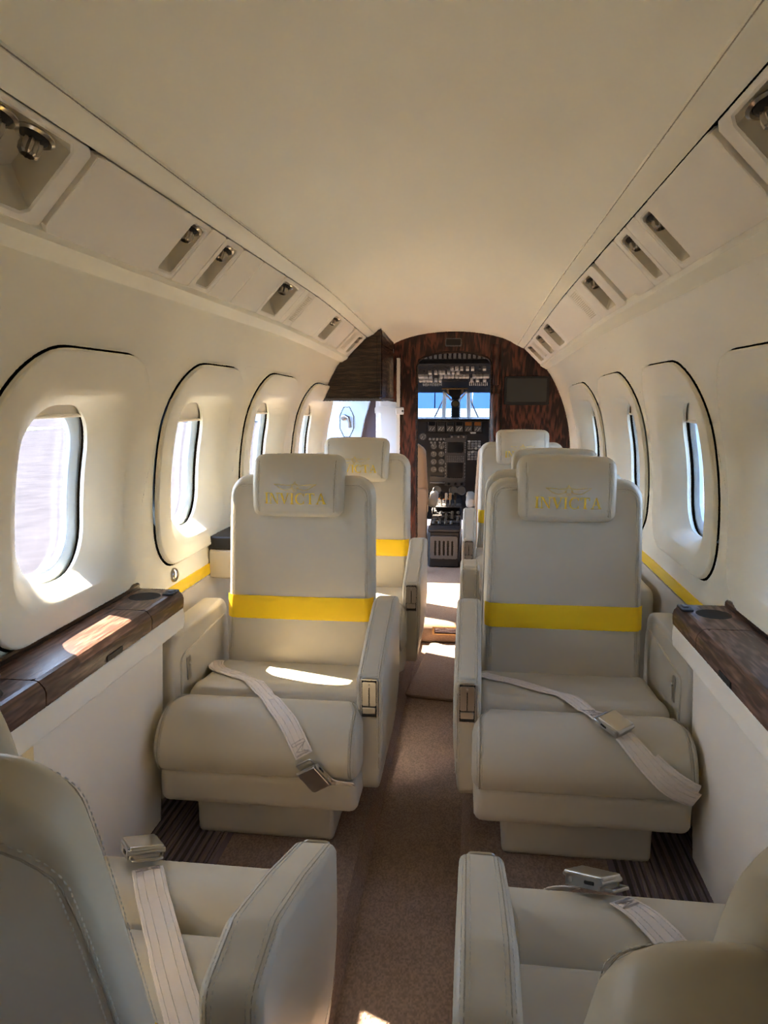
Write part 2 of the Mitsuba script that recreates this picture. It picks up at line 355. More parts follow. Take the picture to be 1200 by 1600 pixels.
for side, nm in ((-1, 'left'), (1, 'right')):
    yend = 3.90 if side < 0 else 4.50
    k = f'trim_{1 if side < 0 else 2}'
    labels[k] = {'kind': 'structure'}
    up = [(A_[0] - .004, A_[1] + .004), (A_[0], A_[1] - .004), (A_[0] + .006, A_[1] - .008), (B_[0] - .0015, B_[1] + .001), (B_[0] - .0005, B_[1] + .012), (A_[0], A_[1] + .025)]
    add('upper_rail', profile_strip(up, Y0, yend, side), 'ceiling_vinyl', k, 20)
    lo = [(C_[0], C_[1] + .014), (C_[0] + .001, C_[1]), (C_[0] + .006, C_[1] - .010), (D_[0] - .012, D_[1] - .006), (D_[0] - .002, D_[1]), (D_[0] + .012, D_[1] + .006), (D_[0] + .01, D_[1] + .03)]
    add('lower_rail', profile_strip(lo, Y0, yend, side), 'ceiling_vinyl', k, 20)
    ys_ = np.linspace(Y0, yend, 40)
    add('joint_line', tp(tube(np.c_[np.full(40, side * (A_[0] - .0005)), ys_, np.full(40, A_[1] - .0015)], .0014, 6)), 'leather_seam', k)
    # backing so that joints look into dark
    bk = [strip_rings([strip_rect(a, b, -.02, 1.02, .001)] * 2, [.064, .075], side) for a, b in ((Y0, 2.0), (2.0, yend))]
    add('backing', cat([loft(b) for b in bk]), 'dark_gap', k)
    seq = [(-1.5, -.6, 'b'), (-.6, .0, 'b'), (.0, .80, 'b'), (1.145, 1.54, 'p')]
    blank(-1.5, -.2, side, k); blank(-.2, .74, side, k)
    blank(1.147, 1.545, side, k, -.006)
    S = 'left' if side < 0 else 'right'
    V = 'windows with sun on their sills' if side < 0 else 'shaded windows'
    light_unit(.74, 1.145, .79, 1.10, side, f'wide {S} overhead recess with two big chrome air nozzles, nearest the camera', 2, .08, .90)
    light_unit(1.545, 1.665, 1.575, 1.648, side, f'first narrow chrome nozzle recess beyond the big {S} overhead panel')
    if side < 0:
        blank(1.665, 1.765, side, k)
        light_unit(1.765, 1.90, 1.793, 1.875, side, 'second narrow chrome nozzle recess beyond the big left overhead panel')
        blank(1.90, 2.075, side, k); blank(2.075, 2.325, side, k)
        light_unit(2.325, 2.60, 2.35, 2.53, side, 'left overhead nozzle recess just before the ribbed speaker grille')
        blank(2.60, 2.66, side, k); grille(2.66, 2.76, side, k); blank(2.76, 3.12, side, k)
        light_unit(3.12, 3.36, 3.18, 3.32, side, 'left overhead nozzle recess just past the ribbed speaker grille')
        blank(3.36, 3.44, side, k); blank(3.44, 3.60, side, k, .008); grille(3.60, 3.72, side, k)
        light_unit(3.72, 3.89, 3.765, 3.83, side, 'last slim nozzle recess on the left, beside the dark wood cabinet', 1, .12, .88)
    else:
        blank(1.665, 1.755, side, k)
        light_unit(1.755, 1.90, 1.785, 1.865, side, 'second narrow chrome nozzle recess beyond the big right overhead panel')
        blank(1.90, 2.085, side, k); blank(2.085, 2.235, side, k, .010)
        light_unit(2.235, 2.64, 2.345, 2.50, side, 'right overhead nozzle recess just before the ribbed speaker grille')
        grille(2.64, 2.80, side, k); blank(2.80, 3.36, side, k)
        light_unit(3.36, 3.72, 3.45, 3.62, side, 'right overhead nozzle recess just past the ribbed speaker grille')
        light_unit(3.72, 4.0, 3.78, 3.93, side, 'second last right overhead nozzle recess before the wooden bulkhead')
        grille(4.0, 4.12, side, k)
        light_unit(4.12, 4.49, 4.2, 4.36, side, 'last right overhead nozzle recess against the wooden bulkhead')

# ---------------------------------------------------------------- floor
def floor_mesh():
    prof = [(-.80, .06), (-.155, .06), (-.140, .052), (-.130, .03), (-.126, .0), (.126, 0), (.130, .03), (.140, .052), (.155, .06), (.80, .06)]
    pr = resample(prof, 80, False); ys = np.linspace(Y0, 4.62, 40)
    return loft([np.c_[pr[:, 0], np.full(80, y), pr[:, 1]] for y in ys], False, False, False)
struct('floor', floor_mesh(), 'carpet', 30)
st = roundpoly([(3.50, -.01), (3.50, .105), (6.4, .105), (6.4, -.01)], .018, 120)
stm = perm(pad(st, .95, .008), YZ)
struct('floor_step', shift(stm, -.315, 0, 0), 'mat_carpet')
k = thing('step_vent', 'small brown framed vent grille in the riser of the carpeted step', 'vent')
add('frame', cat(bx(-.05, .075, 3.484, 3.50, .052, .058), bx(-.05, .075, 3.484, 3.50, .086, .092), bx(-.05, -.04, 3.484, 3.50, .058, .086), bx(.065, .075, 3.484, 3.50, .058, .086)), 'bronze', k)
for q in range(3): add('vent_slat', bx(-.04, .065, 3.490, 3.50, .061 + .008 * q, .065 + .008 * q), 'mauve_cloth', k)
# loose carpet mat with a bound edge
def mat_sheet():
    o = roundpoly([(-.125, 2.83), (.125, 2.79), (.125, 3.48), (-.06, 3.48)], .012, 96)
    m = pad(o, .012, .005)
    return shift(m, 0, 0, .0065)
add('floor_mat', mat_sheet(), 'mat_carpet', label='loose light brown carpet mat lying in the aisle before the step', category='mat')
for side in (-1, 1):
    p = resample([(side * .44, .0665), (side * .74, .0665)], 2, False)
    r = []
    for q in range(14):
        x = side * (.50 + .018 * q); r.append(bx(x - .005, x + .005, .9, 1.95, .060, .0655))
    kk = add('floor_grating', bx(min(side * .48, side * .75), max(side * .48, side * .75), .9, 1.95, .0602, .0625), 'mauve_cloth', label=f"ribbed dark floor track strip under the {'sunny left' if side < 0 else 'shaded right'} wall table", category='floor track')
    for m in r: add('rib', m, 'rib_floor', kk)

# ---------------------------------------------------------------- wall bands, lower side panels
for side, nm, ya, yb in ((-1, 'left', 1.86, 3.5), (1, 'right', 1.90, 3.6)):
    zz = np.linspace(.598, .634, 5); yy = np.linspace(ya, yb, 40)
    g = [taper(np.c_[side * (wx(np.r_[zz[0], zz, zz[-1]]) - np.r_[-.002, .004, .006, .006, .006, .004, -.002]), np.full(7, y), np.r_[zz[0], zz, zz[-1]]]) for y in yy]
    m = loft(g, False, False, False)
    add('wall_stripe', m, 'yellow_leather', label=f"thin yellow leather stripe along the {'left wall below the sunlit' if side < 0 else 'right wall below the shaded'} windows", category='stripe')
    zz = np.linspace(.06, .594, 10)
    g = [taper(np.c_[side * (wx(zz) - .004), np.full(10, y), zz]) for y in yy]
    add('side_panel', loft(g, False, False, False), 'side_leather', label=f"greige leather lower wall panel under the {nm} yellow stripe", category='wall panel')
m = rot(lathe([(.0, .010), (.014, .008), (.020, .004), (.0225, .0), (.0225, -.004)], 28), [0, 1, 0], 90)
add('wall_button', shift(m, -float(wx(.665)) + .004, 2.105, .665), 'chrome', label='round chrome fitting on the left wall just above the yellow stripe', category='fitting')

# ---------------------------------------------------------------- tray consoles with cup holders
def console(side, y0, y1, label, cups, body=True, ybody=None):
    s = side; k = thing('tray_console', label, 'console table')
    L = y1 - y0; yc = (y0 + y1) / 2
    def prof(pts, ya, yb, n=2, cap=True):
        p = np.array(pts); ys = np.linspace(ya, yb, n)
        m = loft([np.c_[s * p[:, 0], np.full(len(p), y), p[:, 1]] for y in ys], cap, cap)
        if s < 0: m.faces = m.faces[:, ::-1]
        m.fix_normals(); return m
    # top boards with round cup holes: outline in plan
    xi, xo, zt = .632, .765, .693
    seams = [y0, y0 + .17, y1 - .20, y1]
    for q, (a, b) in enumerate(zip(seams[:-1], seams[1:])):
        r = [.003] * 4
        if q == 2: r[1 if s > 0 else 2] = .03
        pl = Polygon(rrect(xo - xi - .022, b - a - .0035, .003, 64, s * (xi + .022 + xo) / 2, (a + b) / 2))
        if q != 1:
            c = Point(s * .705, (a + b) / 2 + (.02 if q == 2 else 0)).buffer(.040, quad_segs=16)
            pl = pl.difference(c)
        top = shift(ext(pl, .010), 0, 0, zt - .010)
        edge = prof([(xi + .0225, zt), (xi + .014, zt - .002), (xi + .003, zt - .014), (xi, zt - .024), (xi + .002, zt - .050), (xi + .0225, zt - .050)], a + .0018, b - .0018)
        add('wood_top', cat(top, edge), 'ledge_wood', k, 25)
        if q != 1:
            cc = lathe([(.040, 0), (.0365, -.002), (.036, -.055), (.0, -.056)], 32)
            add('cup_holder', shift(cc, s * .705, (a + b) / 2 + (.02 if q == 2 else 0), zt), 'dark_gap', k)
    add('wall_rail', prof([(.757, zt - .01), (.757, zt + .010), (.762, zt + .014), (.770, zt + .012), (.772, zt - .01)], y0, y1 + .004), 'wenge_dark', k, 25)
    sw = rbox(.030, .050, .006, .006, (s * .651, y1 - .040, zt + .0015)); add('switch', sw, 'black_plastic', k)
    add('switch_rocker', rbox(.014, .018, .005, .002, (s * .651, y1 - .036, zt + .005)), 'panel_grey', k)
    add('latch', rbox(.004, .070, .013, .0015, (s * (xi + .0005), yc + .02, zt - .041)), 'black_plastic', k)
    o = roundpoly([(y0, .585), (y1 + .012, .585), (y1 + .012, .642), (y0, .642)], .012, 80)
    rim = perm(pad(o, .13, .006), YZ)
    add('rim', shift(rim, s * (.637 + .065), 0, 0), 'cream_laminate', k)
    if body:
        yb = ybody or y1 - .05
        pts = [(.664, .590), (.672, .40), (.694, .062), (.76, .062), (.768, .30), (.768, .590)]
        add('body', prof(pts, y0 + .17, yb, 2), 'cream_laminate', k, 25)
    return k
console(-1, 1.02, 1.84, 'wood topped tray console with cup holders in sunlight below the nearest left window', 2, ybody=1.765)
console(1, 1.02, 1.85, 'shaded wood topped tray console with cup holder along the right wall', 2, ybody=1.765)
console(-1, 2.36, 2.56, 'dark end of a second tray console behind the left front seat', 1, ybody=2.5) if False else None
k = thing('wall_ledge', 'short dark topped wall ledge half hidden behind the left front seat', 'ledge')
add('top', rbox(.12, .42, .045, .008, (-.705, 2.60, .708)), 'black_plastic', k)
add('body', rbox(.11, .42, .10, .008, (-.710, 2.60, .634)), 'side_leather', k)

# ---------------------------------------------------------------- lettering and emblem for the headrests
def serif_letters():
    def P(*q): return Polygon(q)
    def bar(x, y, w, h=.05): return sbox(x - w / 2, y, x + w / 2, y + h)
    L = {}
    L['I'] = (unary_union([sbox(.10, 0, .26, 1), bar(.18, 0, .36), bar(.18, .95, .36)]), .36)
    L['N'] = (unary_union([sbox(.12, 0, .18, 1), sbox(.78, 0, .84, 1), P((.10, 1), (.28, 1), (.84, 0), (.74, 0)), bar(.15, 0, .30), bar(.10, .95, .24), bar(.81, .95, .30)]), .94)
    L['V'] = (unary_union([P((.06, 1), (.25, 1), (.52, .22), (.47, 0), (.43, 0)), P((.78, 1), (.85, 1), (.49, 0), (.43, 0)), bar(.15, .95, .36), bar(.80, .95, .30)]), .93)
    e = affinity.scale(Point(.5, .5).buffer(.5, quad_segs=24), .92, 1.04).difference(affinity.scale(Point(.55, .5).buffer(.42, quad_segs=24), .86, 1.08))
    L['C'] = (unary_union([e.difference(P((.5, .5), (1.2, .98), (1.2, .02))), P((.80, .70), (.86, .70), (.86, 1.0), (.80, .93)), P((.80, .30), (.86, .30), (.86, .0), (.80, .07))]), .92)
    L['T'] = (unary_union([sbox(.35, 0, .51, 1), bar(.43, 0, .34), sbox(.02, .94, .84, 1), P((.02, .74), (.06, .74), (.10, .95), (.02, .95)), P((.84, .74), (.80, .74), (.76, .95), (.84, .95))]), .86)
    L['A'] = (unary_union([P((.10, 0), (.17, 0), (.47, .86), (.50, 1), (.44, 1)), P((.44, 1), (.52, 1), (.88, 0), (.69, 0)), sbox(.24, .30, .66, .36), bar(.14, 0, .28), bar(.78, 0, .34)]), .94)
    return L
LET = serif_letters()
def word(text, h, gap=.07):
    x, out = 0, []
    for ch in text:
        g, w = LET[ch]; out.append(affinity.translate(g, x, 0)); x += w + gap
    g = unary_union(out); return affinity.scale(affinity.translate(g, -(x - gap) / 2, 0), h, h, origin=(0, 0))
def emblem(w):
    out = []
    st = .0085
    wing = [(-.12, .02), (-.22, -.05), (-.45, -.10), (-.62, -.06), (-.80, .05), (-1.0, .17), (-.55, .145), (-.30, .12), (-.16, .15)]
    for s in (1, -1):
        out.append(LineString([(s * x, y) for x, y in wing]).buffer(st))
    out.append(Point(0, .05).buffer(.135, quad_segs=16).difference(Point(0, .05).buffer(.135 - 2 * st, quad_segs=16)))
    out.append(LineString([(-.14, .15), (-.06, .19), (0, .30), (.06, .19), (.14, .15)]).buffer(st))
    out.append(LineString([(-.09, -.10), (0, -.16), (.09, -.10)]).buffer(st))
    out.append(LineString([(-.19, .05), (-.12, .02)]).buffer(st)); out.append(LineString([(.19, .05), (.12, .02)]).buffer(st))
    return affinity.scale(unary_union(out), w / 2, w / 2, origin=(0, 0))
def on_headrest(poly, cx, cz, surf, lift=.0004, th=.0012):
    from scipy.interpolate import LinearNDInterpolator
    m = ext(poly, th); v, f = trimesh.remesh.subdivide_to_size(m.vertices, m.faces, .012, max_iter=8)
    n = trimesh.Trimesh(surf.vertices, surf.faces, process=False).vertex_normals
    sel = n[:, 1] < -.3
    F = LinearNDInterpolator(surf.vertices[sel][:, [0, 2]], surf.vertices[sel][:, 1])
    x, z = v[:, 0] + cx, v[:, 1] + cz
    return M(np.c_[x, F(x, z) - lift - v[:, 2], z], f[:, ::-1])

# ---------------------------------------------------------------- the seat, facing -y; x across, y=0 at the front roll, z from the aisle floor
BZ0, BZ1 = .30, .962
def lean(z): return .475 + .105 * np.clip((z - .38) / .58, -.2, 1.2) + .018 * np.cos((z - .38) / .58 * PI)      # front surface of the backrest
back_out = roundpoly([(-.239, BZ0), (.239, BZ0), (.231, BZ1), (-.231, BZ1)], .062, 128)
bm = perm(pad(back_out, .066, .020, .006, .004, 10), XZ)
v = bm.vertices; v[:, 0] *= 1 - .07 * np.clip(.5 - v[:, 1] / .066, 0, 1); v[:, 1] += lean(v[:, 2]) + .033; bm.vertices = v
def wrinkle(m, amp=.0018, f=11, seed=1):
    m = m.copy(); n = m.vertex_normals
    m.vertices = m.vertices + n * ((meshkit.fbm(m.vertices * f, 3, seed) - .5) * 2 * amp)[:, None]; return m
bm = wrinkle(bm, .0012, 9, 3)
def front_y(z, x=0): return lean(z) - .006
# headrest: a soft slab slung over the top, pinched towards the bottom
ho = rrect(.285, .188, (.026, .026, .030, .030), 96, 0, .940)
hm = perm(pad(ho, .058, .022, .006, .0, 8), XZ)
v = hm.vertices
zz = (v[:, 2] - .846) / .19
v[:, 0] *= .965 + .035 * zz
v[:, 1] += lean(v[:, 2]) - .024 - .010 * np.sin(np.clip(zz, 0, 1) * PI) + .020 * (v[:, 0] / .142) ** 2 + .03 * np.clip(zz - .6, 0, 1) ** 2
v[:, 2] -= .006 * (v[:, 0] / .142) ** 2 * zz
hm.vertices = v
hneck = perm(pad(rrect(.23, .10, .03, 64, 0, .955), .09, .02), XZ); v = hneck.vertices; v[:, 1] += .594; hneck.vertices = v
hrear = perm(pad(rrect(.26, .17, (.026, .026, .045, .045), 96, 0, .935), .034, .015, .0, .004, 6), XZ); v = hrear.vertices; v[:, 1] += lean(v[:, 2]) + .086; hrear.vertices = v
txt = on_headrest(word('INVICTA', .0325), 0, .8885, hm)
emb = on_headrest(emblem(.128), 0, .936, hm, th=.0008)
# accent band across the backrest
bo = np.array([(-.2315, .527), (.2315, .527), (.2305, .598), (-.2305, .598)])
g = []
for z in np.linspace(.527, .598, 6):
    xs = np.linspace(-.2290, .2290, 40); e = np.abs(xs) / .2290
    y = lean(z) - .0085 + .022 * np.clip((e - .90) / .10, 0, 1) ** 2.2 + .0022 * e ** 4
    y0_ = .0015 if z in (.527, .598) else 0
    g.append(np.c_[xs, y + y0_, np.full(40, z)])
band = loft(g, False, False, False)
g2 = [np.c_[np.full(8, s * .2345), np.linspace(lean(z) + .0125, lean(z) + .10, 8), np.full(8, z)] for s in (1,) for z in np.linspace(.527, .598, 4)]
# cushion parts from side profiles (y, z)
roll_pts = smoothpath([(.212, .372), (.196, .404), (.13, .427), (.06, .412), (.015, .370), (.0, .325), (.012, .285), (.045, .262)], 40)
roll_poly = np.vstack([roll_pts, [(.12, .258), (.215, .262)]])
ro = resample(roll_poly[::-1], 110)
if Polygon(ro).exterior.is_ccw is False: ro = ro[::-1]
rollm = perm(pad(ro, .522, .030, .0, .0, 5), YZ)
v = rollm.vertices
e = np.clip(np.abs(v[:, 0]) / .261, 0, 1)
c0 = np.array([.115, .35])
k_ = 1 - .055 * e ** 6
v[:, 1] = c0[0] + (v[:, 1] - c0[0]) * k_; v[:, 2] = c0[1] + (v[:, 2] - c0[1]) * k_
v[:, 0] *= 1 - .075 * sstep(.09, .16, v[:, 1])
rollm.vertices = v; rollm = wrinkle(rollm, .0022, 7, 5)
rear_top = [(.500, .392), (.42, .398), (.32, .406), (.26, .417), (.228, .412), (.209, .388)]
rc_poly = np.vstack([smoothpath(rear_top, 30), [(.205, .30), (.50, .29)]])
rc = resample(rc_poly, 100); rc = rc if Polygon(rc).exterior.is_ccw else rc[::-1]
rearm = wrinkle(perm(pad(rc, .484, .022, .0, .0, 5), YZ), .0025, 8, 9)
sk = roundpoly([(.035, .272), (.035, .180), (.50, .180), (.50, .272)], .022, 96)
skm = perm(pad(sk, .510, .022, .002, .002), YZ)
pe = roundpoly([(.095, .190), (.10, .0615), (.50, .0615), (.50, .190)], .012, 80)
pem = perm(pad(pe, .365, .014), YZ)
# aisle armrest (x = outward), chamfered at its lower outer front
ARM_X = .275
arm_pts = [(.118, .215), (.116, .505), (.30, .575), (.44, .618), (.535, .606), (.55, .30), (.50, .20), (.16, .185)]
arm_o = roundpoly(arm_pts, .022, 140)
def arm_mesh():
    m = perm(pad(arm_o, .069, .013, .001, .001, 6), YZ); v = m.vertices
    low = np.clip((.37 - v[:, 2]) / .19, 0, 1)
    v[:, 0] = np.where(v[:, 0] > 0, v[:, 0] * (1 - .45 * low ** 1.3), v[:, 0]); m.vertices = v
    return wrinkle(m, .0007, 9, 2)
armm = arm_mesh()
def arm_top(n=120):
    d = arm_o[(arm_o[:, 1] > .25) & (arm_o[:, 0] < .54)]; d = d[np.argsort(np.arctan2(d[:, 1] - .30, d[:, 0] - .33))[::-1]]
    return resample(d, n, False)
at_ = arm_top()
# wall armrest
warm_o = roundpoly([(.165, .20), (.165, .545), (.22, .562), (.62, .565), (.63, .20)], .045, 120)
warm = perm(pad(warm_o, .075, .016, .001, .001, 6), YZ)
wpan = perm(pad(roundpoly([(.215, .22), (.215, .50), (.60, .52), (.60, .22)], .03, 80), .012, .004), YZ)
def seam_of(o, axis_map, d): return None
def seat_parts(aisle):
    """The ply dicts of one seat; aisle = +1 or -1, the side of the aisle armrest."""
    parts = []
    A = lambda name, mesh, bsdf, sm=35, lab=None, kind=None: parts.append((name, mikit.ply(mesh, bsdf, sm), lab, kind))
    A('backrest', bm, 'leather', 40)
    A('accent_band', band, 'yellow_leather', 60, 'yellow leather band across the backrest')
    A('headrest', cat(hm, hneck, hrear), 'leather', 50)
    A('headrest__lettering', txt, 'embroidery', False, 'yellow embroidered word INVICTA')
    A('headrest__emblem', emb, 'embroidery', False, 'thin yellow stitched winged emblem')
    A('front_cushion', rollm, 'leather', 45)
    A('seat_cushion', rearm, 'leather', 45)
    A('skirt', skm, 'leather', 40)
    A('pedestal', pem, 'leather', 40)
    s = aisle
    am = shift(armm, ARM_X, 0, 0) if s > 0 else shift(perm(armm, [[-1, 0, 0], [0, 1, 0], [0, 0, 1]]), -ARM_X, 0, 0)
    A('aisle_armrest', am, 'leather', 40)
    # lever plate on the arm's front face
    yf = .1155
    fr = perm(pad(rrect(.046, .106, .008, 48, s * ARM_X, .452), .007, .002), XZ)
    inn = Polygon(rrect(.031, .092, .004, 48, s * ARM_X, .452))
    A('aisle_armrest__lever_frame', shift(fr, 0, yf - .001, 0), 'brushed_steel', 30, 'rounded metal frame of the seat lever')
    A('aisle_armrest__lever_well', bx(s * ARM_X - .019, s * ARM_X + .019, yf - .0052, yf - .004, .404, .500), 'dark_gap', False)
    A('aisle_armrest__lever_plate', shift(perm(pad(rrect(.036, .064, .003, 40, s * ARM_X, .465), .003, .001), XZ), 0, yf - .0055, 0), 'brushed_steel', 30, 'polished metal lever plate')
    A('aisle_armrest__lever_slot', bx(s * ARM_X - .0012, s * ARM_X + .0012, yf - .0085, yf - .006, .434, .482), 'dark_gap', False)
    A('aisle_armrest__lever', shift(perm(pad(rrect(.034, .018, .002, 32, s * ARM_X, .423), .011, .002), XZ), 0, yf - .006, 0), 'brushed_steel', 30, 'small metal pull lever')
    A('aisle_armrest__screw', shift(rot(lathe([(.003, 0), (.0028, .0012), (.001, .0016), (.0, .0016)], 14), [1, 0, 0], 90), s * ARM_X, yf - .0065, .490), 'chrome', 30)
    wa = shift(warm, -s * .300, 0, 0)
    A('wall_armrest', wa, 'leather', 40)
    A('wall_armrest__side_panel', shift(wpan, -s * (.300 - .037), 0, 0), 'leather', 40)
    pl = perm(pad(rrect(.026, .068, .005, 40, .262, .455), .006, .0015), YZ)
    A('wall_armrest__latch_plate', shift(pl, -s * (.300 - .0435), 0, 0), 'brushed_steel', 30, 'small metal latch plate')
    hk = rot(lathe([(.006, 0), (.0055, .004), (.003, .006), (.0, .006)], 18), [0, 1, 0], 90 * s)
    A('wall_armrest__latch_knob', shift(hk, -s * (.300 - .0465), .262, .468), 'chrome', 30)
    # seams and stitches
    seams, dots = {}, {}
    SE = lambda k, m: seams.setdefault(k, []).append(m)
    DO = lambda k, m: dots.setdefault(k, []).extend(m)
    for q in (-1, 1):
        # roll end seams
        rp = roll_pts[2:]; kk = 1 - .055 * (.238 / .261) ** 6
        pts = np.c_[np.full(len(rp), q * .243) * (1 - .075 * sstep(.09, .16, rp[:, 0])), c0[0] + (rp[:, 0] - c0[0]) * kk, c0[1] + (rp[:, 1] - c0[1]) * kk]
        tt = np.gradient(pts, axis=0); nn = np.cross(tt, [1, 0, 0]); nn /= np.linalg.norm(nn, axis=1, keepdims=True)
        if nn[len(nn) // 2, 1] > 0: nn = -nn
        SE('front_cushion', tube(pts - nn * .0004, .0011, 6))
        p2 = pts.copy(); p2[:, 0] -= q * .006; DO('front_cushion', stitches(p2 + nn * .0003, nn))
        p2[:, 0] += q * .012; DO('front_cushion', stitches(p2 - nn * .0008, nn))
        # arm seams and stitches along both top edges
        xa = s * ARM_X + q * .0235
        P3 = np.c_[np.full(len(at_), xa), at_]
        tn = np.gradient(at_, axis=0); n2 = np.stack([-tn[:, 1], tn[:, 0]], 1); n2 /= np.linalg.norm(n2, axis=1, keepdims=True)
        if n2[len(n2) // 2, 1] < 0: n2 = -n2
        N3 = np.c_[np.zeros(len(n2)), n2]
        SE('aisle_armrest', tube(P3 - N3 * .0001, .0009, 6))
        for d in (.0055, -.0055):
            P4 = P3.copy(); P4[:, 0] += q * d * (1.0 if d < 0 else .8); DO('aisle_armrest', stitches(P4 + N3 * (.0004 if d < 0 else -.0018), N3))
        # backrest border on the front and the rear
        for face, nrm in ((-1, [0, -1, 0]), (1, [0, 1, 0])):
            if q > 0:
                io = inset(back_out, .009 + (.016 if face < 0 else 0)); sel = io[:, 1] > .42
                io = io[sel]; io = io[np.argsort(np.arctan2(io[:, 0], io[:, 1] - .62))]
                y = lean(io[:, 1]) + (-.0002 if face < 0 else .0662)
                if face > 0: io = np.c_[io[:, 0], io[:, 1] - .028 * sstep(.80, .95, io[:, 1])]
                pts = np.c_[io[:, 0], y, io[:, 1]]
                SE('backrest', tube(pts, .0007 if face < 0 else .0010, 6))
                for d in (.0065, -.0045):
                    i2 = inset(back_out, .009 + (.016 if face < 0 else 0) + d)[sel]; i2 = i2[np.argsort(np.arctan2(i2[:, 0], i2[:, 1] - .62))]
                    if face > 0: i2 = np.c_[i2[:, 0], i2[:, 1] - .028 * sstep(.80, .95, i2[:, 1])]
                    dd = .0012 if d > 0 else -.0012 if face < 0 else .0012
                    DO('backrest', stitches(np.c_[i2[:, 0], lean(i2[:, 1]) + (-dd if face < 0 else .066 + dd), i2[:, 1]], nrm))
        # headrest side seams
        from scipy.interpolate import LinearNDInterpolator
        nh = hm.vertex_normals; sel = nh[:, 1] < -.25
        F = LinearNDInterpolator(hm.vertices[sel][:, [0, 2]], hm.vertices[sel][:, 1])
        zz = np.linspace(.862, 1.015, 30)
        for x, what in ((.118, 't'), (.1135, 's'), (.1225, 's')):
            xx = q * x * (.965 + .035 * (zz - .846) / .19); y = F(xx, zz); ok = ~np.isnan(y)
            pts = np.c_[xx, y, zz][ok]
            if what == 't': SE('headrest', tube(pts, .001, 6))
            else: DO('headrest', stitches(pts + [0, -.0003, 0], [0, -1, 0], .006, .0036))
    for p_, ms in seams.items():
        for i_, m in enumerate(ms): A(f'{p_}__seam' + (f'_{i_:03d}' if i_ else ''), m, 'leather_seam', 40)
    for p_, ms in dots.items(): A(f'{p_}__stitching', cat(ms), 'thread', False, None, 'stuff')
    return parts
PARTS = {1: seat_parts(1), -1: seat_parts(-1)}
RECL = ('backrest', 'accent_band', 'headrest')
def place_seat(x, y, aisle, label, face=-1, recline=0, skip=()):
    key = thing('cabin_seat', label, 'seat', 'cream leather cabin seats')
    W = T().translate([x, y, 0])
    if face > 0: W = W @ T().rotate([0, 0, 1], 180)
    # a seat that faces forward has its aisle armrest on its other hand
    pr = PARTS[aisle if face < 0 else -aisle]
    R = W @ T().translate([0, .52, .38]) @ T().rotate([1, 0, 0], -recline) @ T().translate([0, -.52, -.38])
    for name, ply, lab, kind in pr:
        if name in skip: continue
        k = key + '__' + name
        scene[k] = {**ply, 'to_world': R if name.split('__')[0] in RECL and recline else W}
        e = {a: b for a, b in (('label', lab), ('kind', kind)) if b}
        if e: labels[k] = e
    return key, W
S1, W1 = place_seat(-.392, 1.63, 1, 'cream seat facing us in the front left, belt hanging over its sunlit cushion')
S2, W2 = place_seat(.403, 1.63, -1, 'cream leather seat facing us in the front right, belt buckle lying on its cushion')
S3, W3 = place_seat(-.365, 2.58, 1, 'cream leather seat facing us behind the front left seat, below the hanging wood cabinet')
S4, W4 = place_seat(.395, 3.48, -1, 'cream leather seat farthest away on the right, before the wood bulkhead with the screen')
S5, W5 = place_seat(.403, 3.09, -1, 'cream leather seat with its back turned to us, right behind the front right seat', 1)
S6, W6 = place_seat(-.380, 1.17, 1, 'nearest left cream seat turned away from us, strap crossing its cushion', 1, 12)
S7, W7 = place_seat(.430, 1.17, -1, 'nearest right cream seat turned away from us, reclined, buckle on its cushion', 1, 22)

# ---------------------------------------------------------------- lap belts: paths over the cushion in (x, s), s = metres along its surface from the back
surf_path = np.vstack([smoothpath(rear_top, 30)[:-10], roll_pts[8:]])
skirt_tail = np.array([(.040, .258), (.036, .240)])
surf_path = resample(np.vstack([surf_path, skirt_tail]), 160, False)
SP_S = np.r_[0, np.cumsum(np.linalg.norm(np.diff(surf_path, axis=0), axis=1))]
def on_cushion(x, s_, lift):
    y, z = np.interp(s_, SP_S, surf_path[:, 0]), np.interp(s_, SP_S, surf_path[:, 1])
    e = .004
    d = np.stack([np.interp(s_ + e, SP_S, surf_path[:, 0]) - np.interp(s_ - e, SP_S, surf_path[:, 0]), np.interp(s_ + e, SP_S, surf_path[:, 1]) - np.interp(s_ - e, SP_S, surf_path[:, 1])], -1)
    d /= np.linalg.norm(d, axis=-1, keepdims=True)
    n = np.stack([np.zeros_like(y), d[..., 1], -d[..., 0]], -1)          # outward: up on the top, forward on the roll
    return np.stack([np.broadcast_to(x, y.shape), y, z], -1) + n * np.asarray(lift)[..., None], n, np.stack([np.zeros_like(y), d[..., 0], d[..., 1]], -1)
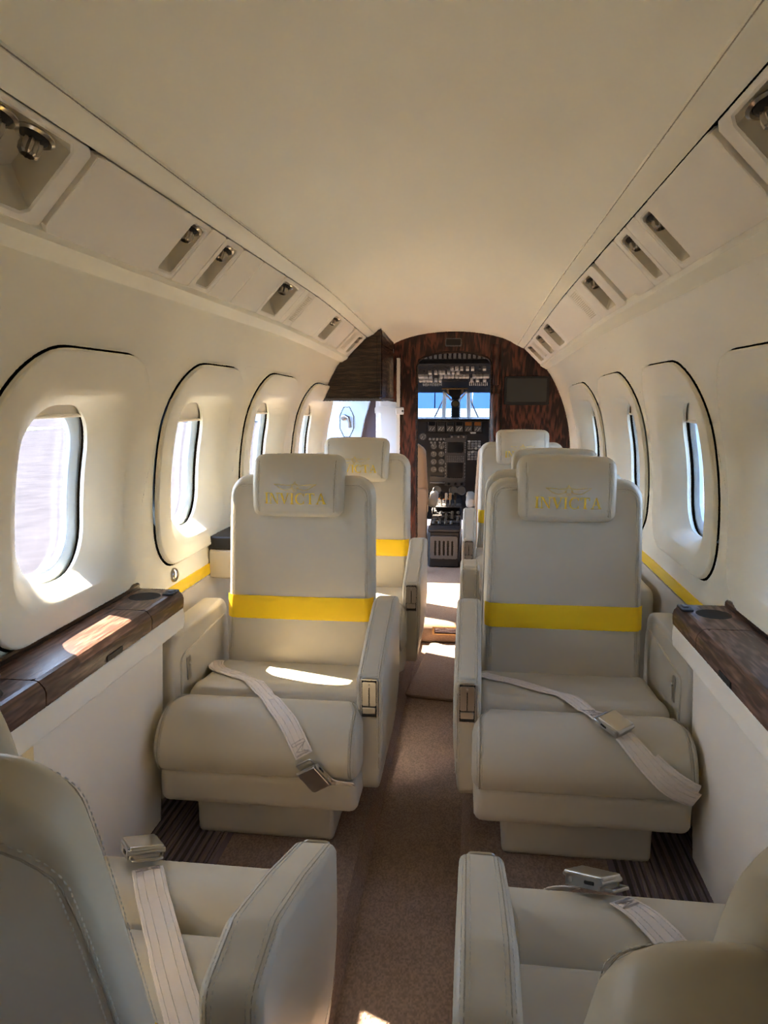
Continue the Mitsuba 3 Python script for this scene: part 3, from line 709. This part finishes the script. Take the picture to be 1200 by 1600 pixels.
def belt(key, W, pts, width=.046, lift=.004, name='lap_belt', stitch_at=None, lifts=None):
    q = smoothpath(pts, 70)
    P_, N_, _ = on_cushion(q[:, 0], q[:, 1], np.full(70, lift) if lifts is None else np.interp(np.linspace(0, 1, 70), *lifts))
    for _i in range(3):
        P_[1:-1] = (P_[:-2] + 2 * P_[1:-1] + P_[2:]) / 4
    k = numbered(f'{key}__{name}')
    scene[k] = {**mikit.ply(ribbon(P_, N_, width), 'belt_web', 40), 'to_world': W}
    labels[k] = {'label': 'pale woven belt strap'}
    st = []
    D = np.gradient(P_, axis=0); D /= np.linalg.norm(D, axis=1, keepdims=True); S_ = np.cross(D, N_); S_ /= np.linalg.norm(S_, axis=1, keepdims=True)
    for e in (-.38, .38, -.16, .16):
        st += stitches(P_ + S_ * width * e + N_ * .0022, N_, .005, .0038, .0007, .0004)
    if stitch_at is not None:
        a, b = stitch_at; i0, i1 = int(a * 69), int(b * 69)
        zig = [(-.36, 0), (.36, 0), (.36, .12), (-.36, .12), (.30, .5), (-.36, .88), (.36, .88), (.36, 1), (-.36, 1), (-.36, .88), (.0, .5), (-.36, .12)]
        pp, nn = [], []
        for u, w in zig:
            fi = i0 + (i1 - i0) * w; i = int(min(fi, 68)); t_ = fi - i
            pp.append((P_[i] * (1 - t_) + P_[i + 1] * t_) + S_[i] * width * u + N_[i] * .0026); nn.append(N_[i])
        pp = resample(np.array(pp), 120, False)
        tn = N_[(i0 + i1) // 2]
        kz = numbered(k + '__box_stitch'); scene[kz] = {**mikit.ply(tube(pp, .0008, 5), 'belt_thread', 30), 'to_world': W}
    kz = numbered(k + '__edge_stitching'); scene[kz] = {**mikit.ply(cat(st), 'thread', False), 'to_world': W}; labels[kz] = {'kind': 'stuff'}
    return k
def buckle_mesh():
    """Lift-lever buckle: body, lid with rolled end, side cheeks. Long axis x, up z."""
    body = rbox(.060, .050, .012, .004, (0, 0, .006))
    lid = perm(pad(roundpoly([(-.034, .0125), (-.034, .0205), (.030, .0215), (.036, .015), (.034, .0125)], .003, 60), .052, .002), [[1, 0, 0], [0, 0, -1], [0, 1, 0]])
    cheeks = [rbox(.058, .003, .018, .002, (0, q * .0275, .010)) for q in (1, -1)]
    pin = tube([(-.030, -.030, .012), (-.030, .030, .012)], .0042, 14)
    scr = [shift(rot(lathe([(.004, 0), (.0036, .0016), (.0, .002)], 14), [1, 0, 0], 90 * -q), .018, q * .029, .010) for q in (-1, 1)]
    slot = [rbox(.016, .002, .005, .001, (-.012, q * .0295, .010)) for q in (-1, 1)]
    loop = tube([(-.034, -.022, .004), (-.046, -.022, .004), (-.048, -.018, .004), (-.048, .018, .004), (-.046, .022, .004), (-.034, .022, .004)], .0025, 8)
    return dict(body=(body, 'brushed_steel'), lid=(lid, 'chrome'), cheek=(cheeks[0], 'chrome'), cheek_001=(cheeks[1], 'chrome'), hinge_pin=(pin, 'chrome'), screw=(scr[0], 'chrome'), screw_001=(scr[1], 'chrome'), slot=(slot[0], 'dark_gap'), slot_001=(slot[1], 'dark_gap'), loop=(loop, 'brushed_steel'))
BUCKLE = {k: mikit.ply(m, b, 30) for k, (m, b) in buckle_mesh().items()}
def put_buckle(parent, W, x, s_, ang, lift=.004, tilt=0, scale=1.0):
    P_, N_, D_ = on_cushion(np.array([x]), np.array([s_]), np.array([lift])); p, n, d = P_[0], N_[0], D_[0]
    sx = np.array([1., 0, 0]); ca, sa = math.cos(math.radians(ang)), math.sin(math.radians(ang))
    ux = sx * ca + d * sa; uy = np.cross(n, ux)
    m = np.eye(4); m[:3, 0], m[:3, 1], m[:3, 2], m[:3, 3] = ux * scale, uy * scale, n * scale, p
    Tm = W @ T(m.tolist()) @ T().rotate([0, 1, 0], tilt)
    k = numbered(parent + '__buckle')
    labels[k] = {'label': 'shiny metal lift lever buckle'}
    for nm, ply in BUCKLE.items():
        kk = k if nm == 'body' else k + '__' + nm
        scene[kk] = {**ply, 'to_world': Tm}


# belts of the four near seats
b = belt(S1, W1, [(-.250, .03), (-.222, .105), (-.144, .163), (-.065, .245), (.033, .40), (.089, .468), (.124, .521), (.132, .534)], stitch_at=(.80, .93))
put_buckle(S1, W1, .160, .577, 56, .006)
belt(S1, W1, [(.176, .590), (.200, .606), (.235, .612), (.250, .613)], .040, name='lap_belt')
b = belt(S2, W2, [(-.235, .045), (-.204, .076), (-.142, .111), (-.06, .187), (.0, .262), (.030, .345), (.048, .385)], stitch_at=(.82, .95))
put_buckle(S2, W2, .077, .424, 52, .006)
belt(S2, W2, [(.092, .446), (.132, .500), (.172, .542), (.214, .572), (.250, .588)], .047, .003)
belt(S2, W2, [(.150, .500), (.190, .535), (.225, .556), (.250, .566)], .040, .0015)
b = belt(S6, W6, [(-.235, .02), (-.155, .133), (-.091, .228), (-.036, .314), (.005, .380), (.012, .392)], .050, stitch_at=(.86, .97))
put_buckle(S6, W6, .040, .428, 54, .012, 0, 1.05)
b = belt(S7, W7, [(-.200, .10), (-.06, .25), (.017, .352), (.041, .386), (.060, .410)], .046, stitch_at=(.80, .96))
put_buckle(S7, W7, .096, .446, 38, .010, 0, 1.08)
belt(S7, W7, [(.118, .466), (.14, .486), (.16, .52)], .034)

# ---------------------------------------------------------------- hanging cabinet over the entrance
k = thing('hanging_cabinet', 'dark wood cabinet hanging from the ceiling over the entrance, behind the left seats', 'cabinet')
zz = np.linspace(1.198, 1.44, 12)
prof = [(-.365, 1.198), (-.365, 1.565), (-.40, 1.545), (-.44, 1.515), (-.535, 1.420), (-.590, 1.400)] + [(-(float(wx(q)) * .955 - .012), 1.198 + (q - 1.198) * .93) for q in zz[::-1][2:]]
pl = Polygon(prof)
m = perm(ext(pl, .60), [[1, 0, 0], [0, 0, -1], [0, 1, 0]])
add('body', shift(m, 0, 4.505, 0), 'wenge_dark', k, 30)
add('corner_post', rbox(.022, .022, .352, .005, (-.366, 3.906, 1.385)), 'wenge_dark', k)
add('side_door', bx(-.368, -.352, 3.925, 4.49, 1.205, 1.475), 'wenge_dark', k)
add('top_door', bx(-.368, -.352, 3.925, 4.49, 1.480, 1.552), 'wenge_dark', k)
add('bottom_trim', bx(-.70, -.352, 3.895, 4.50, 1.184, 1.198), 'panel_grey', k)
add('hinge', bx(-.352, -.349, 4.46, 4.485, 1.465, 1.490), 'chrome', k)

# ---------------------------------------------------------------- front bulkhead with the cockpit doorway
BY = 4.55
arch = [(x * .92, .95 + (z - .95) * .86 + .03) for x, z in zip(cx * 1.08, cz)]
zz = np.linspace(.06, 1.36, 16)
out = [(float(wx(q)) * .95 + .02, q) for q in zz] + [(.60, 1.42), (.50, 1.46)] + [p for p in arch[::-1]] + [(-.43, 1.5), (-.43, 1.19), (-.322, 1.17), (-.318, .06)]
DW = Polygon(roundpoly([(-.215, .10), (.235, .10), (.235, 1.475), (-.215, 1.475)], .05, 80))
arc = [(x, 1.395 + .083 * math.sqrt(max(0, 1 - ((x - .01) / .225) ** 2)) ** .8) for x in np.linspace(-.215, .235, 30)]
DW = Polygon([(-.215, .02)] + arc + [(.235, .02)])
bulk = Polygon(out).buffer(0).difference(DW)
struct('wall_front', shift(perm(ext(bulk, .035), [[1, 0, 0], [0, 0, -1], [0, 1, 0]]), 0, BY + .035, 0), 'wenge')
edge = np.array([(-.211, .11)] + [(x * 1, z - .004) for x, z in arc] + [(.231, .11)])
struct('door_1', tube(np.c_[edge[:, 0], np.full(len(edge), BY - .002), edge[:, 1]], .007, 8), 'wenge_dark')
struct('trim_3', bx(-.338, -.318, BY - .012, BY + .03, .10, 1.44), 'cream_laminate')
k = thing('door_post', 'round dark wood post standing along the right edge of the cockpit doorway', 'post')
add('lower_post', shift(lathe([(0, 0), (.026, 0), (.028, .01), (.028, 1.11), (.024, 1.122), (0, 1.122)], 24), .262, BY - .022, .107), 'wenge', k)
add('upper_post', shift(lathe([(0, 0), (.021, 0), (.021, .24), (0, .24)], 24), .262, BY - .018, 1.277), 'wenge', k)
struct('trim_4', bx(.293, .300, BY - .003, BY, .16, 1.50), 'dark_gap')
k = thing('wall_screen', 'small black flat screen on the wood bulkhead right of the cockpit doorway', 'screen')
add('bezel', rot(rbox(.266, .172, .022, .005), [1, 0, 0], 90) if False else shift(rot(rbox(.266, .172, .022, .005), [1, 0, 0], 90), .444, BY - .013, 1.244), 'black_plastic', k)
add('display', shift(rot(rbox(.236, .140, .003, .002), [1, 0, 0], 90), .444, BY - .0248, 1.247), 'screen_grey', k)
k = thing('lighted_sign', 'small dark rectangular sign over the cockpit doorway', 'sign')
add('case', shift(rot(rbox(.098, .048, .014, .003), [1, 0, 0], 90), .004, BY - .008, 1.531), 'panel_grey', k)
add('face', shift(rot(rbox(.086, .036, .003, .002), [1, 0, 0], 90), .004, BY - .016, 1.531), 'black_plastic', k)

# ---------------------------------------------------------------- entrance on the left
k = thing('entry_door', 'open pale blue entrance door with a lever handle, seen under the hanging cabinet', 'door')
leaf = Polygon([(-1.15, .12), (-.74, .12), (-.665, .60), (-.61, .90), (-.575, 1.06), (-.515, 1.25), (-1.15, 1.25)])
add('leaf', shift(perm(ext(leaf, .05), [[1, 0, 0], [0, 0, -1], [0, 1, 0]]), 0, 4.83, 0), 'blue_white_paint', k)
oc = [(-.690 + .055 * math.cos(q) * .9, 1.045 + .105 * math.sin(q)) for q in np.arange(8) * PI / 4 + PI / 8]
oc3 = np.array([(x, 4.778, z) for x, z in oc + oc[:1]])
add('handle_recess', tube(oc3, .0025, 6, False), 'panel_grey', k)
add('handle', tube([(-.718, 4.77, 1.075), (-.698, 4.755, 1.085), (-.675, 4.75, 1.075), (-.665, 4.75, 1.04), (-.665, 4.755, 1.01)], .011, 10), 'brushed_steel', k)
add('handle_base', shift(rot(lathe([(.022, 0), (.020, .008), (.010, .014), (0, .014)], 20), [1, 0, 0], 90), -.708, 4.778, 1.075), 'brushed_steel', k)
add('entry_curtain', shift(perm(pad(rrect(.20, 1.14, .01, 48, -.55, .73), .02, .006), XZ), 0, 4.845, 0), 'mauve_cloth', label='mauve grey upholstered panel beside the pale blue entrance door', category='panel')
k = thing('entry_partition', 'bright white framed partition between the entrance and the cockpit doorway', 'partition')
add('panel', bx(-.494, -.29, 4.74, 4.77, .11, 1.42), 'white_paint', k)
add('frame', cat(bx(-.475, -.335, 4.732, 4.74, 1.13, 1.14)), 'cream_laminate', k)
add('inset_panel', rbox(.13, .012, .62, .004, (-.405, 4.736, .80)), 'white_paint', k)
add('inset_panel', rbox(.13, .012, .10, .004, (-.405, 4.736, 1.20)), 'white_paint', k)
k = thing('latch_strap', 'white strap with a small latch plate held across the entrance at the wood bulkhead', 'strap')
add('strap', bx(-.49, -.318, 4.66, 4.663, 1.105, 1.140), 'white_paint', k)
add('plate', rbox(.050, .012, .045, .004, (-.318, BY - .016, 1.122)), 'white_paint', k)
add('pin', shift(rot(lathe([(.006, 0), (.005, .004), (0, .004)], 14), [1, 0, 0], 90), -.300, BY - .022, 1.122), 'black_plastic', k)

# ---------------------------------------------------------------- cockpit
struct('cockpit_headliner', bx(-.62, .62, 4.60, 5.55, 1.535, 1.55), 'panel_black')
k = thing('overhead_panel', 'black overhead switch panel with rows of white switches above the cockpit windshield', 'control panel')
OP0, OP1 = np.array([5.10, 1.458]), np.array([5.66, 1.268]); od = OP1 - OP0; oL = np.linalg.norm(od); od /= oL; on_ = np.array([od[1], -od[0]])
on_ = on_ if on_[1] < 0 else -on_
def onov(x, s_, h=0.): q = OP0 + od * s_ + on_ * h; return (x, q[0], q[1])
def ovbox(x, s_, w, l, h):
    m = rbox(w, l, h, .0015); R = np.eye(4); R[:3, 0] = [1, 0, 0]; R[:3, 1] = [0, od[0], od[1]]; R[:3, 2] = np.cross(R[:3, 0], R[:3, 1])
    n = np.array([0, on_[0], on_[1]])
    if R[:3, 2] @ n < 0: R[:3, 2] *= -1; R[:3, 0] *= -1
    R[:3, 3] = onov(x, s_, h / 2); m.apply_transform(R); return m
add('board', ovbox(0, oL / 2, .66, oL, .03), 'panel_black', k)
rows = [(.07, [-.02, .012, .045, .085, .12, .20]), (.145, [-.175, -.135, -.105, -.08, -.045, -.015, .02]), (.22, [-.25, -.23, -.205, -.175, -.10, -.07, -.045, -.02, .01, .035, .06, .085, .13, .155, .18, .205, .225]), (.295, [-.25, -.225, -.20, -.175, -.14, -.11, .115, .155, .205])]
for s_, xs in rows:
    for x in xs: add('switch', ovbox(x, s_, .022, .042, .048), 'white_button', k)
tg = [ovbox(x, .37 + .012 * RNG.random(), .007, .040, .046) for x in list(np.linspace(-.235, -.105, 11)) + list(np.linspace(.10, .225, 10))]
for m in tg: add('toggle', m, 'white_button', k)
for s_ in (.035, .108, .183, .258, .333): add('label_strip', ovbox(0, s_, .60, .004, .0325), 'panel_grey', k)
rng2 = np.random.default_rng(4)
for s_ in (.07, .145, .22, .295):
    for x in np.linspace(-.26, .24, 14):
        if rng2.random() < .5: add('knob', ovbox(x + .006, s_, .012, .020, .040), 'panel_grey', k)
k = thing('ceiling_louver', 'grey ribbed louver strip at the top of the cockpit doorway', 'louver')
add('backing', bx(-.32, .32, 5.085, 5.095, 1.455, 1.53), 'panel_black', k)
for q in np.linspace(-.26, .26, 17): add('louver_slat', bx(q - .009, q + .009, 5.03, 5.084, 1.462, 1.53), 'grey_button', k)
# windshield wall with two openings
wsw = Polygon([(-.75, .2), (.75, .2), (.75, 1.06), (.70, 1.27), (.56, 1.52), (-.56, 1.52), (-.70, 1.27), (-.75, 1.06)])
for sgn in (-1, 1):
    wsw = wsw.difference(Polygon(roundpoly([(sgn * .035 - .013, 1.035), (sgn * .50, 1.035), (sgn * .46, 1.262), (sgn * .035 - .013, 1.262)], .012, 60)))
struct('wall_windshield', shift(perm(ext(wsw, .04), [[1, 0, 0], [0, 0, -1], [0, 1, 0]]), 0, 6.12, 0), 'panel_black')
for n_, sgn in ((20, -1), (21, 1)):
    labels[f'window_{n_}'] = {'kind': 'structure'}
    add('pane', bx(min(sgn * .03 - .013, sgn * .51), max(sgn * .03 - .013, sgn * .51), 6.105, 6.106, 1.03, 1.27), 'pane_glass', f'window_{n_}', False)
    add('post', tube([(sgn * .105 - .01, 6.16, 1.0), (sgn * .095 - .01, 6.17, 1.30)], .016, 10), 'white_paint', f'window_{n_}')
    add('wiper', tube([(sgn * .20 - .01, 6.20, 1.0), (sgn * .115 - .01, 6.22, 1.18)], .005, 8), 'panel_grey', f'window_{n_}')
k = thing('magnetic_compass', 'round compass hanging on the black centre post of the windshield', 'compass')
add('stem', rbox(.064, .03, .24, .006, (-.014, 6.05, 1.175)), 'black_plastic', k)
add('case', shift(rot(lathe([(0, 0), (.036, 0), (.038, .006), (.034, .03), (0, .03)], 28), [1, 0, 0], 90), -.014, 6.03, 1.155), 'panel_black', k)
add('card', shift(rot(lathe([(.020, 0), (.024, .002), (.020, .004), (.014, .004), (.0, .003)], 24), [1, 0, 0], 90), -.014, 5.998, 1.155), 'bronze', k)
k = thing('visor_bracket', 'brass coloured visor bracket hanging below the overhead panel', 'bracket')
add('body', perm(ext(Polygon([(-.075, 0), (.075, 0), (.06, -.03), (.02, -.058), (-.02, -.058), (-.06, -.03)]), .03), [[1, 0, 0], [0, 0, -1], [0, 1, 0]]), 'black_plastic', k, to_world=T().translate([-.006, 5.52, 1.262]))
add('rail', tube([(-.10, 5.44, 1.268), (.09, 5.44, 1.268)], .006, 8), 'bronze', k)
for q in (-1, 1):
    add('arm', tube([(q * .055 - .006, 5.44, 1.268), (q * .05 - .006, 5.46, 1.235)], .009, 8), 'bronze', k)
    add('stay', tube([(q * .085 - .006, 5.48, 1.245), (q * .03 - .006, 5.55, 1.185)], .006, 8), 'white_paint', k)
# instrument panel
PYI = 5.74
k = thing('instrument_panel', 'black cockpit instrument panel with dials, two dark displays and grey button rows', 'instrument panel')
add('board', shift(perm(pad(rrect(.86, .58, .02, 64, -.015, .755), .04, .005), XZ), 0, PYI + .02, 0), 'panel_black', k)
def ip(x, z, w, h, d=.008, y=PYI): return shift(rot(rbox(w, h, d, min(.004, w * .2, h * .2)), [1, 0, 0], 90), x, y - d / 2, z)
def dial(x, z, r, bs='dial', y=PYI):
    d = add('gauge', shift(rot(lathe([(r, 0), (r, .010), (r * .86, .012), (r * .84, .007)], 24), [1, 0, 0], 90), x, y, z), 'panel_grey', k)
    add('dial_face', shift(rot(lathe([(r * .86, .0070), (0, .0072)], 24), [1, 0, 0], 90), x, y, z), bs, d)
    a0 = RNG.random() * 5
    add('needle', shift(rot(bx(-.0015, .0015, 0, r * .7, 0, .001), [0, 0, 1], math.degrees(a0)).apply_transform(trimesh.transformations.rotation_matrix(PI / 2, [1, 0, 0])), x, y - .0085, z), 'white_button', d)
    tk = []
    for t_ in np.linspace(.3, 5.6, 9): tk.append(shift(bx(-.001, .001, 0, .001, -.002, .002), x + r * .66 * math.sin(t_), y - .0085, z + r * .66 * math.cos(t_)))
    add('tick_mark', cat(tk), 'white_button', d, False, kind='stuff')
add('warning_housing', ip(-.01, .985, .44, .105, .02), 'black_plastic', k)
for i_, x in enumerate(np.linspace(-.185, .165, 6)):
    m_ = add('engine_gauge', ip(x, .985, .060, .085, .008, PYI - .02), 'panel_grey', k)
    add('display', ip(x, 1.006, .050, .030, .003, PYI - .028), 'amber' if i_ > 3 else 'screen', m_)
    add('drum', ip(x, .968, .048, .034, .003, PYI - .028), 'dial', m_)
    for q in range(6): add('digit_bar', ip(x - .018 + .0072 * q, .966 + .010 * ((q * 7) % 3 - 1), .004, .010, .001, PYI - .031), 'white_button', m_)
add('placard', ip(.13, .936, .045, .014, .003, PYI - .02), 'white_button', k)
for z in (.830, .770, .710, .650):
    for x in (-.170, -.110): dial(x, z, .026)
dial(-.256, .904, .030); dial(.19, .61, .024); dial(-.27, .80, .034)
for q in range(5): add('push_button', ip(-.20 + .028 * q, .885, .020, .020, .008), 'grey_button', k)
for q in range(4): add('push_button', ip(-.19 + .028 * q + .01 * (q > 1), .858, .017, .017, .008), 'grey_button', k)
for (z, h) in ((.822, .10), (.645, .145)):
    b_ = add('display_frame', ip(-.003, z - .015 * (h < .12), .165, h + .05 + .03 * (h < .12), .010), 'panel_grey', k)
    add('display', ip(-.003, z, .122, h * .82, .003, PYI - .010), 'screen', b_)
    for q in range(5):
        add('key', ip(-.078, z - h * .36 + h * .18 * q, .008, .010, .003, PYI - .010), 'grey_button', b_); add('key', ip(.072, z - h * .36 + h * .18 * q, .008, .010, .003, PYI - .010), 'grey_button', b_)
kp = [ip(-.065 + .0155 * i_, .752 - .0125 * j_, .008, .006, .004, PYI - .010) for i_ in range(9) for j_ in range(4)]
add('keypad', cat(kp), 'grey_button', k, False, kind='stuff')
for j_ in range(8):
    for i_ in range(4): add('annunciator', ip(.102 + .026 * i_, .870 - .0185 * j_ - (.008 if j_ > 3 else 0), .022, .0155, .006), 'grey_button' if (i_ + j_) % 5 else 'white_button', k)
add('control_head', ip(.02, .905, .13, .030, .010), 'panel_grey', k)
for q in (-.03, .02, .06): add('knob', shift(rot(lathe([(.009, 0), (.008, .016), (0, .016)], 14), [1, 0, 0], 90), q, PYI - .01, .905), 'grey_button', k)
add('radio_slot', ip(-.14, .575, .12, .045, .012), 'panel_grey', k); add('radio_slot', ip(-.14, .545, .12, .012, .014), 'grey_button', k)
add('control_head', ip(-.003, .538, .16, .036, .010), 'panel_grey', k)
for q in (-.05, .0, .05): add('knob', shift(rot(lathe([(.010, 0), (.009, .016), (0, .016)], 14), [1, 0, 0], 90), q, PYI - .01, .538), 'black_plastic', k)
add('gear_lever', tube([(.21, PYI, .69), (.21, PYI - .05, .685), (.21, PYI - .055, .665)], .010, 10), 'white_button', k)
add('glareshield', perm(pad(roundpoly([(5.50, 1.030), (5.52, 1.046), (6.08, 1.046), (6.08, 1.015), (5.75, 1.018)], .008, 60), 1.10, .01), YZ), 'black_plastic', k)
# centre pedestal
PX = -.045
k = thing('centre_pedestal', 'black cockpit pedestal crowded with levers and knobs between the pilot seats', 'pedestal')
add('body', shift(perm(pad(roundpoly([(4.86, .106), (4.86, .345), (5.20, .375), (5.66, .465), (5.66, .106)], .015, 90), .20, .01), YZ), PX, 0, 0), 'panel_black', k)
def pz(y): return float(np.interp(y, [4.86, 5.20, 5.72], [.348, .378, .478]))
rng3 = np.random.default_rng(11)
for i_, x in enumerate((-.075, -.045, -.01, .02, .055)):
    y = 5.36
    lv = add('lever', tube([(PX + x, y, pz(y) - .01), (PX + x, y - .03, pz(y) + .075)], .006, 8), 'brushed_steel', k)
    add('grip', rbox(.020, .024, .050, .006, (PX + x, y - .034, pz(y) + .085)), ['white_button', 'black_plastic', 'white_button', 'tan_leather', 'black_plastic'][i_], lv)
add('gate_plate', rbox(.20, .18, .008, .004, (PX, 5.36, pz(5.36) + .012)), 'panel_grey', k)
for j_, y in enumerate((4.92, 4.99, 5.06, 5.13, 5.20)):
    add('module', rot(rbox(.20, .060, .008, .003, (PX, y, pz(y) + .004)), [1, 0, 0], 5, (PX, y, pz(y))), 'panel_grey' if j_ % 2 else 'black_plastic', k)
    for x in np.linspace(-.08, .08, 5):
        if rng3.random() < .75: add('knob', shift(lathe([(.010, 0), (.009, .018), (.004, .020), (0, .020)], 14), PX + x, y, pz(y) + .008), 'grey_button' if rng3.random() < .5 else 'brushed_steel', k)
add('trim_wheel', shift(rot(lathe([(.0, -.006), (.042, -.006), (.045, 0), (.042, .006), (0, .006)], 24), [0, 1, 0], 90), PX - .10, 5.22, pz(5.22)), 'black_plastic', k)
add('warning_strip', bx(PX - .09, PX + .02, 5.47, 5.475, pz(5.47) + .02, pz(5.47) + .028), 'amber', k)
for x in (-.09, .035, .095):
    r = .034
    d = add('gauge', shift(rot(lathe([(r, 0), (r, .012), (r * .86, .014), (r * .84, .008), (0, .008)], 24), [1, 0, 0], 60), PX + x, 5.60, .50), 'dial', k)
k = thing('slotted_box', 'black box with a grey slotted front at the foot of the cockpit pedestal', 'box')
add('case', rbox(.205, .13, .236, .012, (PX, 4.775, .226)), 'black_plastic', k)
add('lid', rbox(.212, .15, .020, .008, (PX, 4.775, .352)), 'panel_black', k)
fp = Polygon(rrect(.178, .150, .010, 48))
for q in np.linspace(-.055, .055, 5): fp = fp.difference(Polygon(rrect(.013, .100, .006, 32, q, -.004)))
add('front_plate', perm(ext(fp, .008), [[1, 0, 0], [0, 0, -1], [0, 1, 0]]), 'box_grey', k, 30, to_world=T().translate([PX, 4.708, .240]))
add('slot_backing', bx(PX - .085, PX + .085, 4.708, 4.7095, .170, .300), 'dark_gap', k)
# pilot seats
def pilot_seat(x, label, s):
    k = thing('pilot_seat', label, 'seat')
    b_ = perm(pad(roundpoly([(-.21, .45), (.21, .45), (.19, .86), (.14, .90), (-.14, .90), (-.19, .86)], .05, 90), .11, .035, .012, .01), XZ)
    v = b_.vertices; v[:, 1] = v[:, 1] - .10 * (v[:, 2] - .45) / .45; b_.vertices = v
    add('backrest', shift(b_, x, 5.02, 0), 'tan_leather', k, 40)
    add('seat_cushion', shift(perm(pad(rrect(.37, .40, .06, 64), .10, .035, .015), [[1, 0, 0], [0, 1, 0], [0, 0, 1]]), x, 5.23, .40), 'tan_leather', k, 40)
    add('back_cover', shift(perm(pad(roundpoly([(-.20, .20), (.20, .20), (.205, .60), (-.205, .60)], .03, 64), .03, .01, .004), XZ), x, 4.93, 0), 'tan_leather', k, 40)
    add('base', rbox(.26, .36, .25, .02, (x, 5.20, .232)), 'panel_black', k)
    add('armrest', shift(perm(pad(roundpoly([(4.98, .46), (4.98, .52), (5.30, .54), (5.30, .48)], .022, 60), .06, .022), YZ), x + s * .235, 0, 0), 'cream_laminate', k, 40)
    return k
pilot_seat(-.372, 'tan leather pilot seat on the left of the cockpit, seen through the doorway', 1)
pilot_seat(.355, 'tan leather pilot seat on the right of the cockpit, behind the farthest cabin seat', -1)

# ---------------------------------------------------------------- back end of the cabin: closed bulkhead
wb = Polygon([(float(wx(q)), q) for q in np.linspace(.0, 1.44, 16)] + [(.56, 1.60), (.3, 1.72), (-.3, 1.72), (-.56, 1.60)] + [(-float(wx(q)), q) for q in np.linspace(1.44, .0, 16)])
struct('wall_back', shift(perm(ext(wb, .03), [[1, 0, 0], [0, 0, -1], [0, 1, 0]]), 0, Y0 + .03, 0), 'wall_vinyl')

# ---------------------------------------------------------------- outside
struct('ground', bx(-300, 300, -300, 300, -1.40, -1.30), 'concrete')
k = thing('blue_hangar', 'bright blue clad hangar with a white base seen through the windshield', 'building')
add('base', bx(-40, 40, 80, 96, -1.3, .10), 'white_paint', k)
for q in range(-10, 10): add('cladding_panel', bx(q * 4 + .06, q * 4 + 3.94, 80.05, 96, .10, 11), 'blue_cladding', k)
add('roof', bx(-40.5, 40.5, 79.6, 96.4, 11, 11.4), 'white_paint', k)
k = thing('low_shed', 'low pale grey shed across the apron outside the left windows', 'building')
for q in range(6): add('siding_board', bx(-46.0, -45.9 + .04 * (q % 2), -60, 45, -1.3 + .55 * q, -.78 + .55 * q), 'asphalt_far' if q == 0 else 'concrete', k)
add('roof', bx(-52, -45.6, -61, 46, 2.0, 2.2), 'white_paint', k)
add('lawn', bx(-44, -34, -60, 60, -1.3, -1.28), 'grass_far', label='strip of grass before the low shed outside the left windows', category='lawn', kind='stuff')
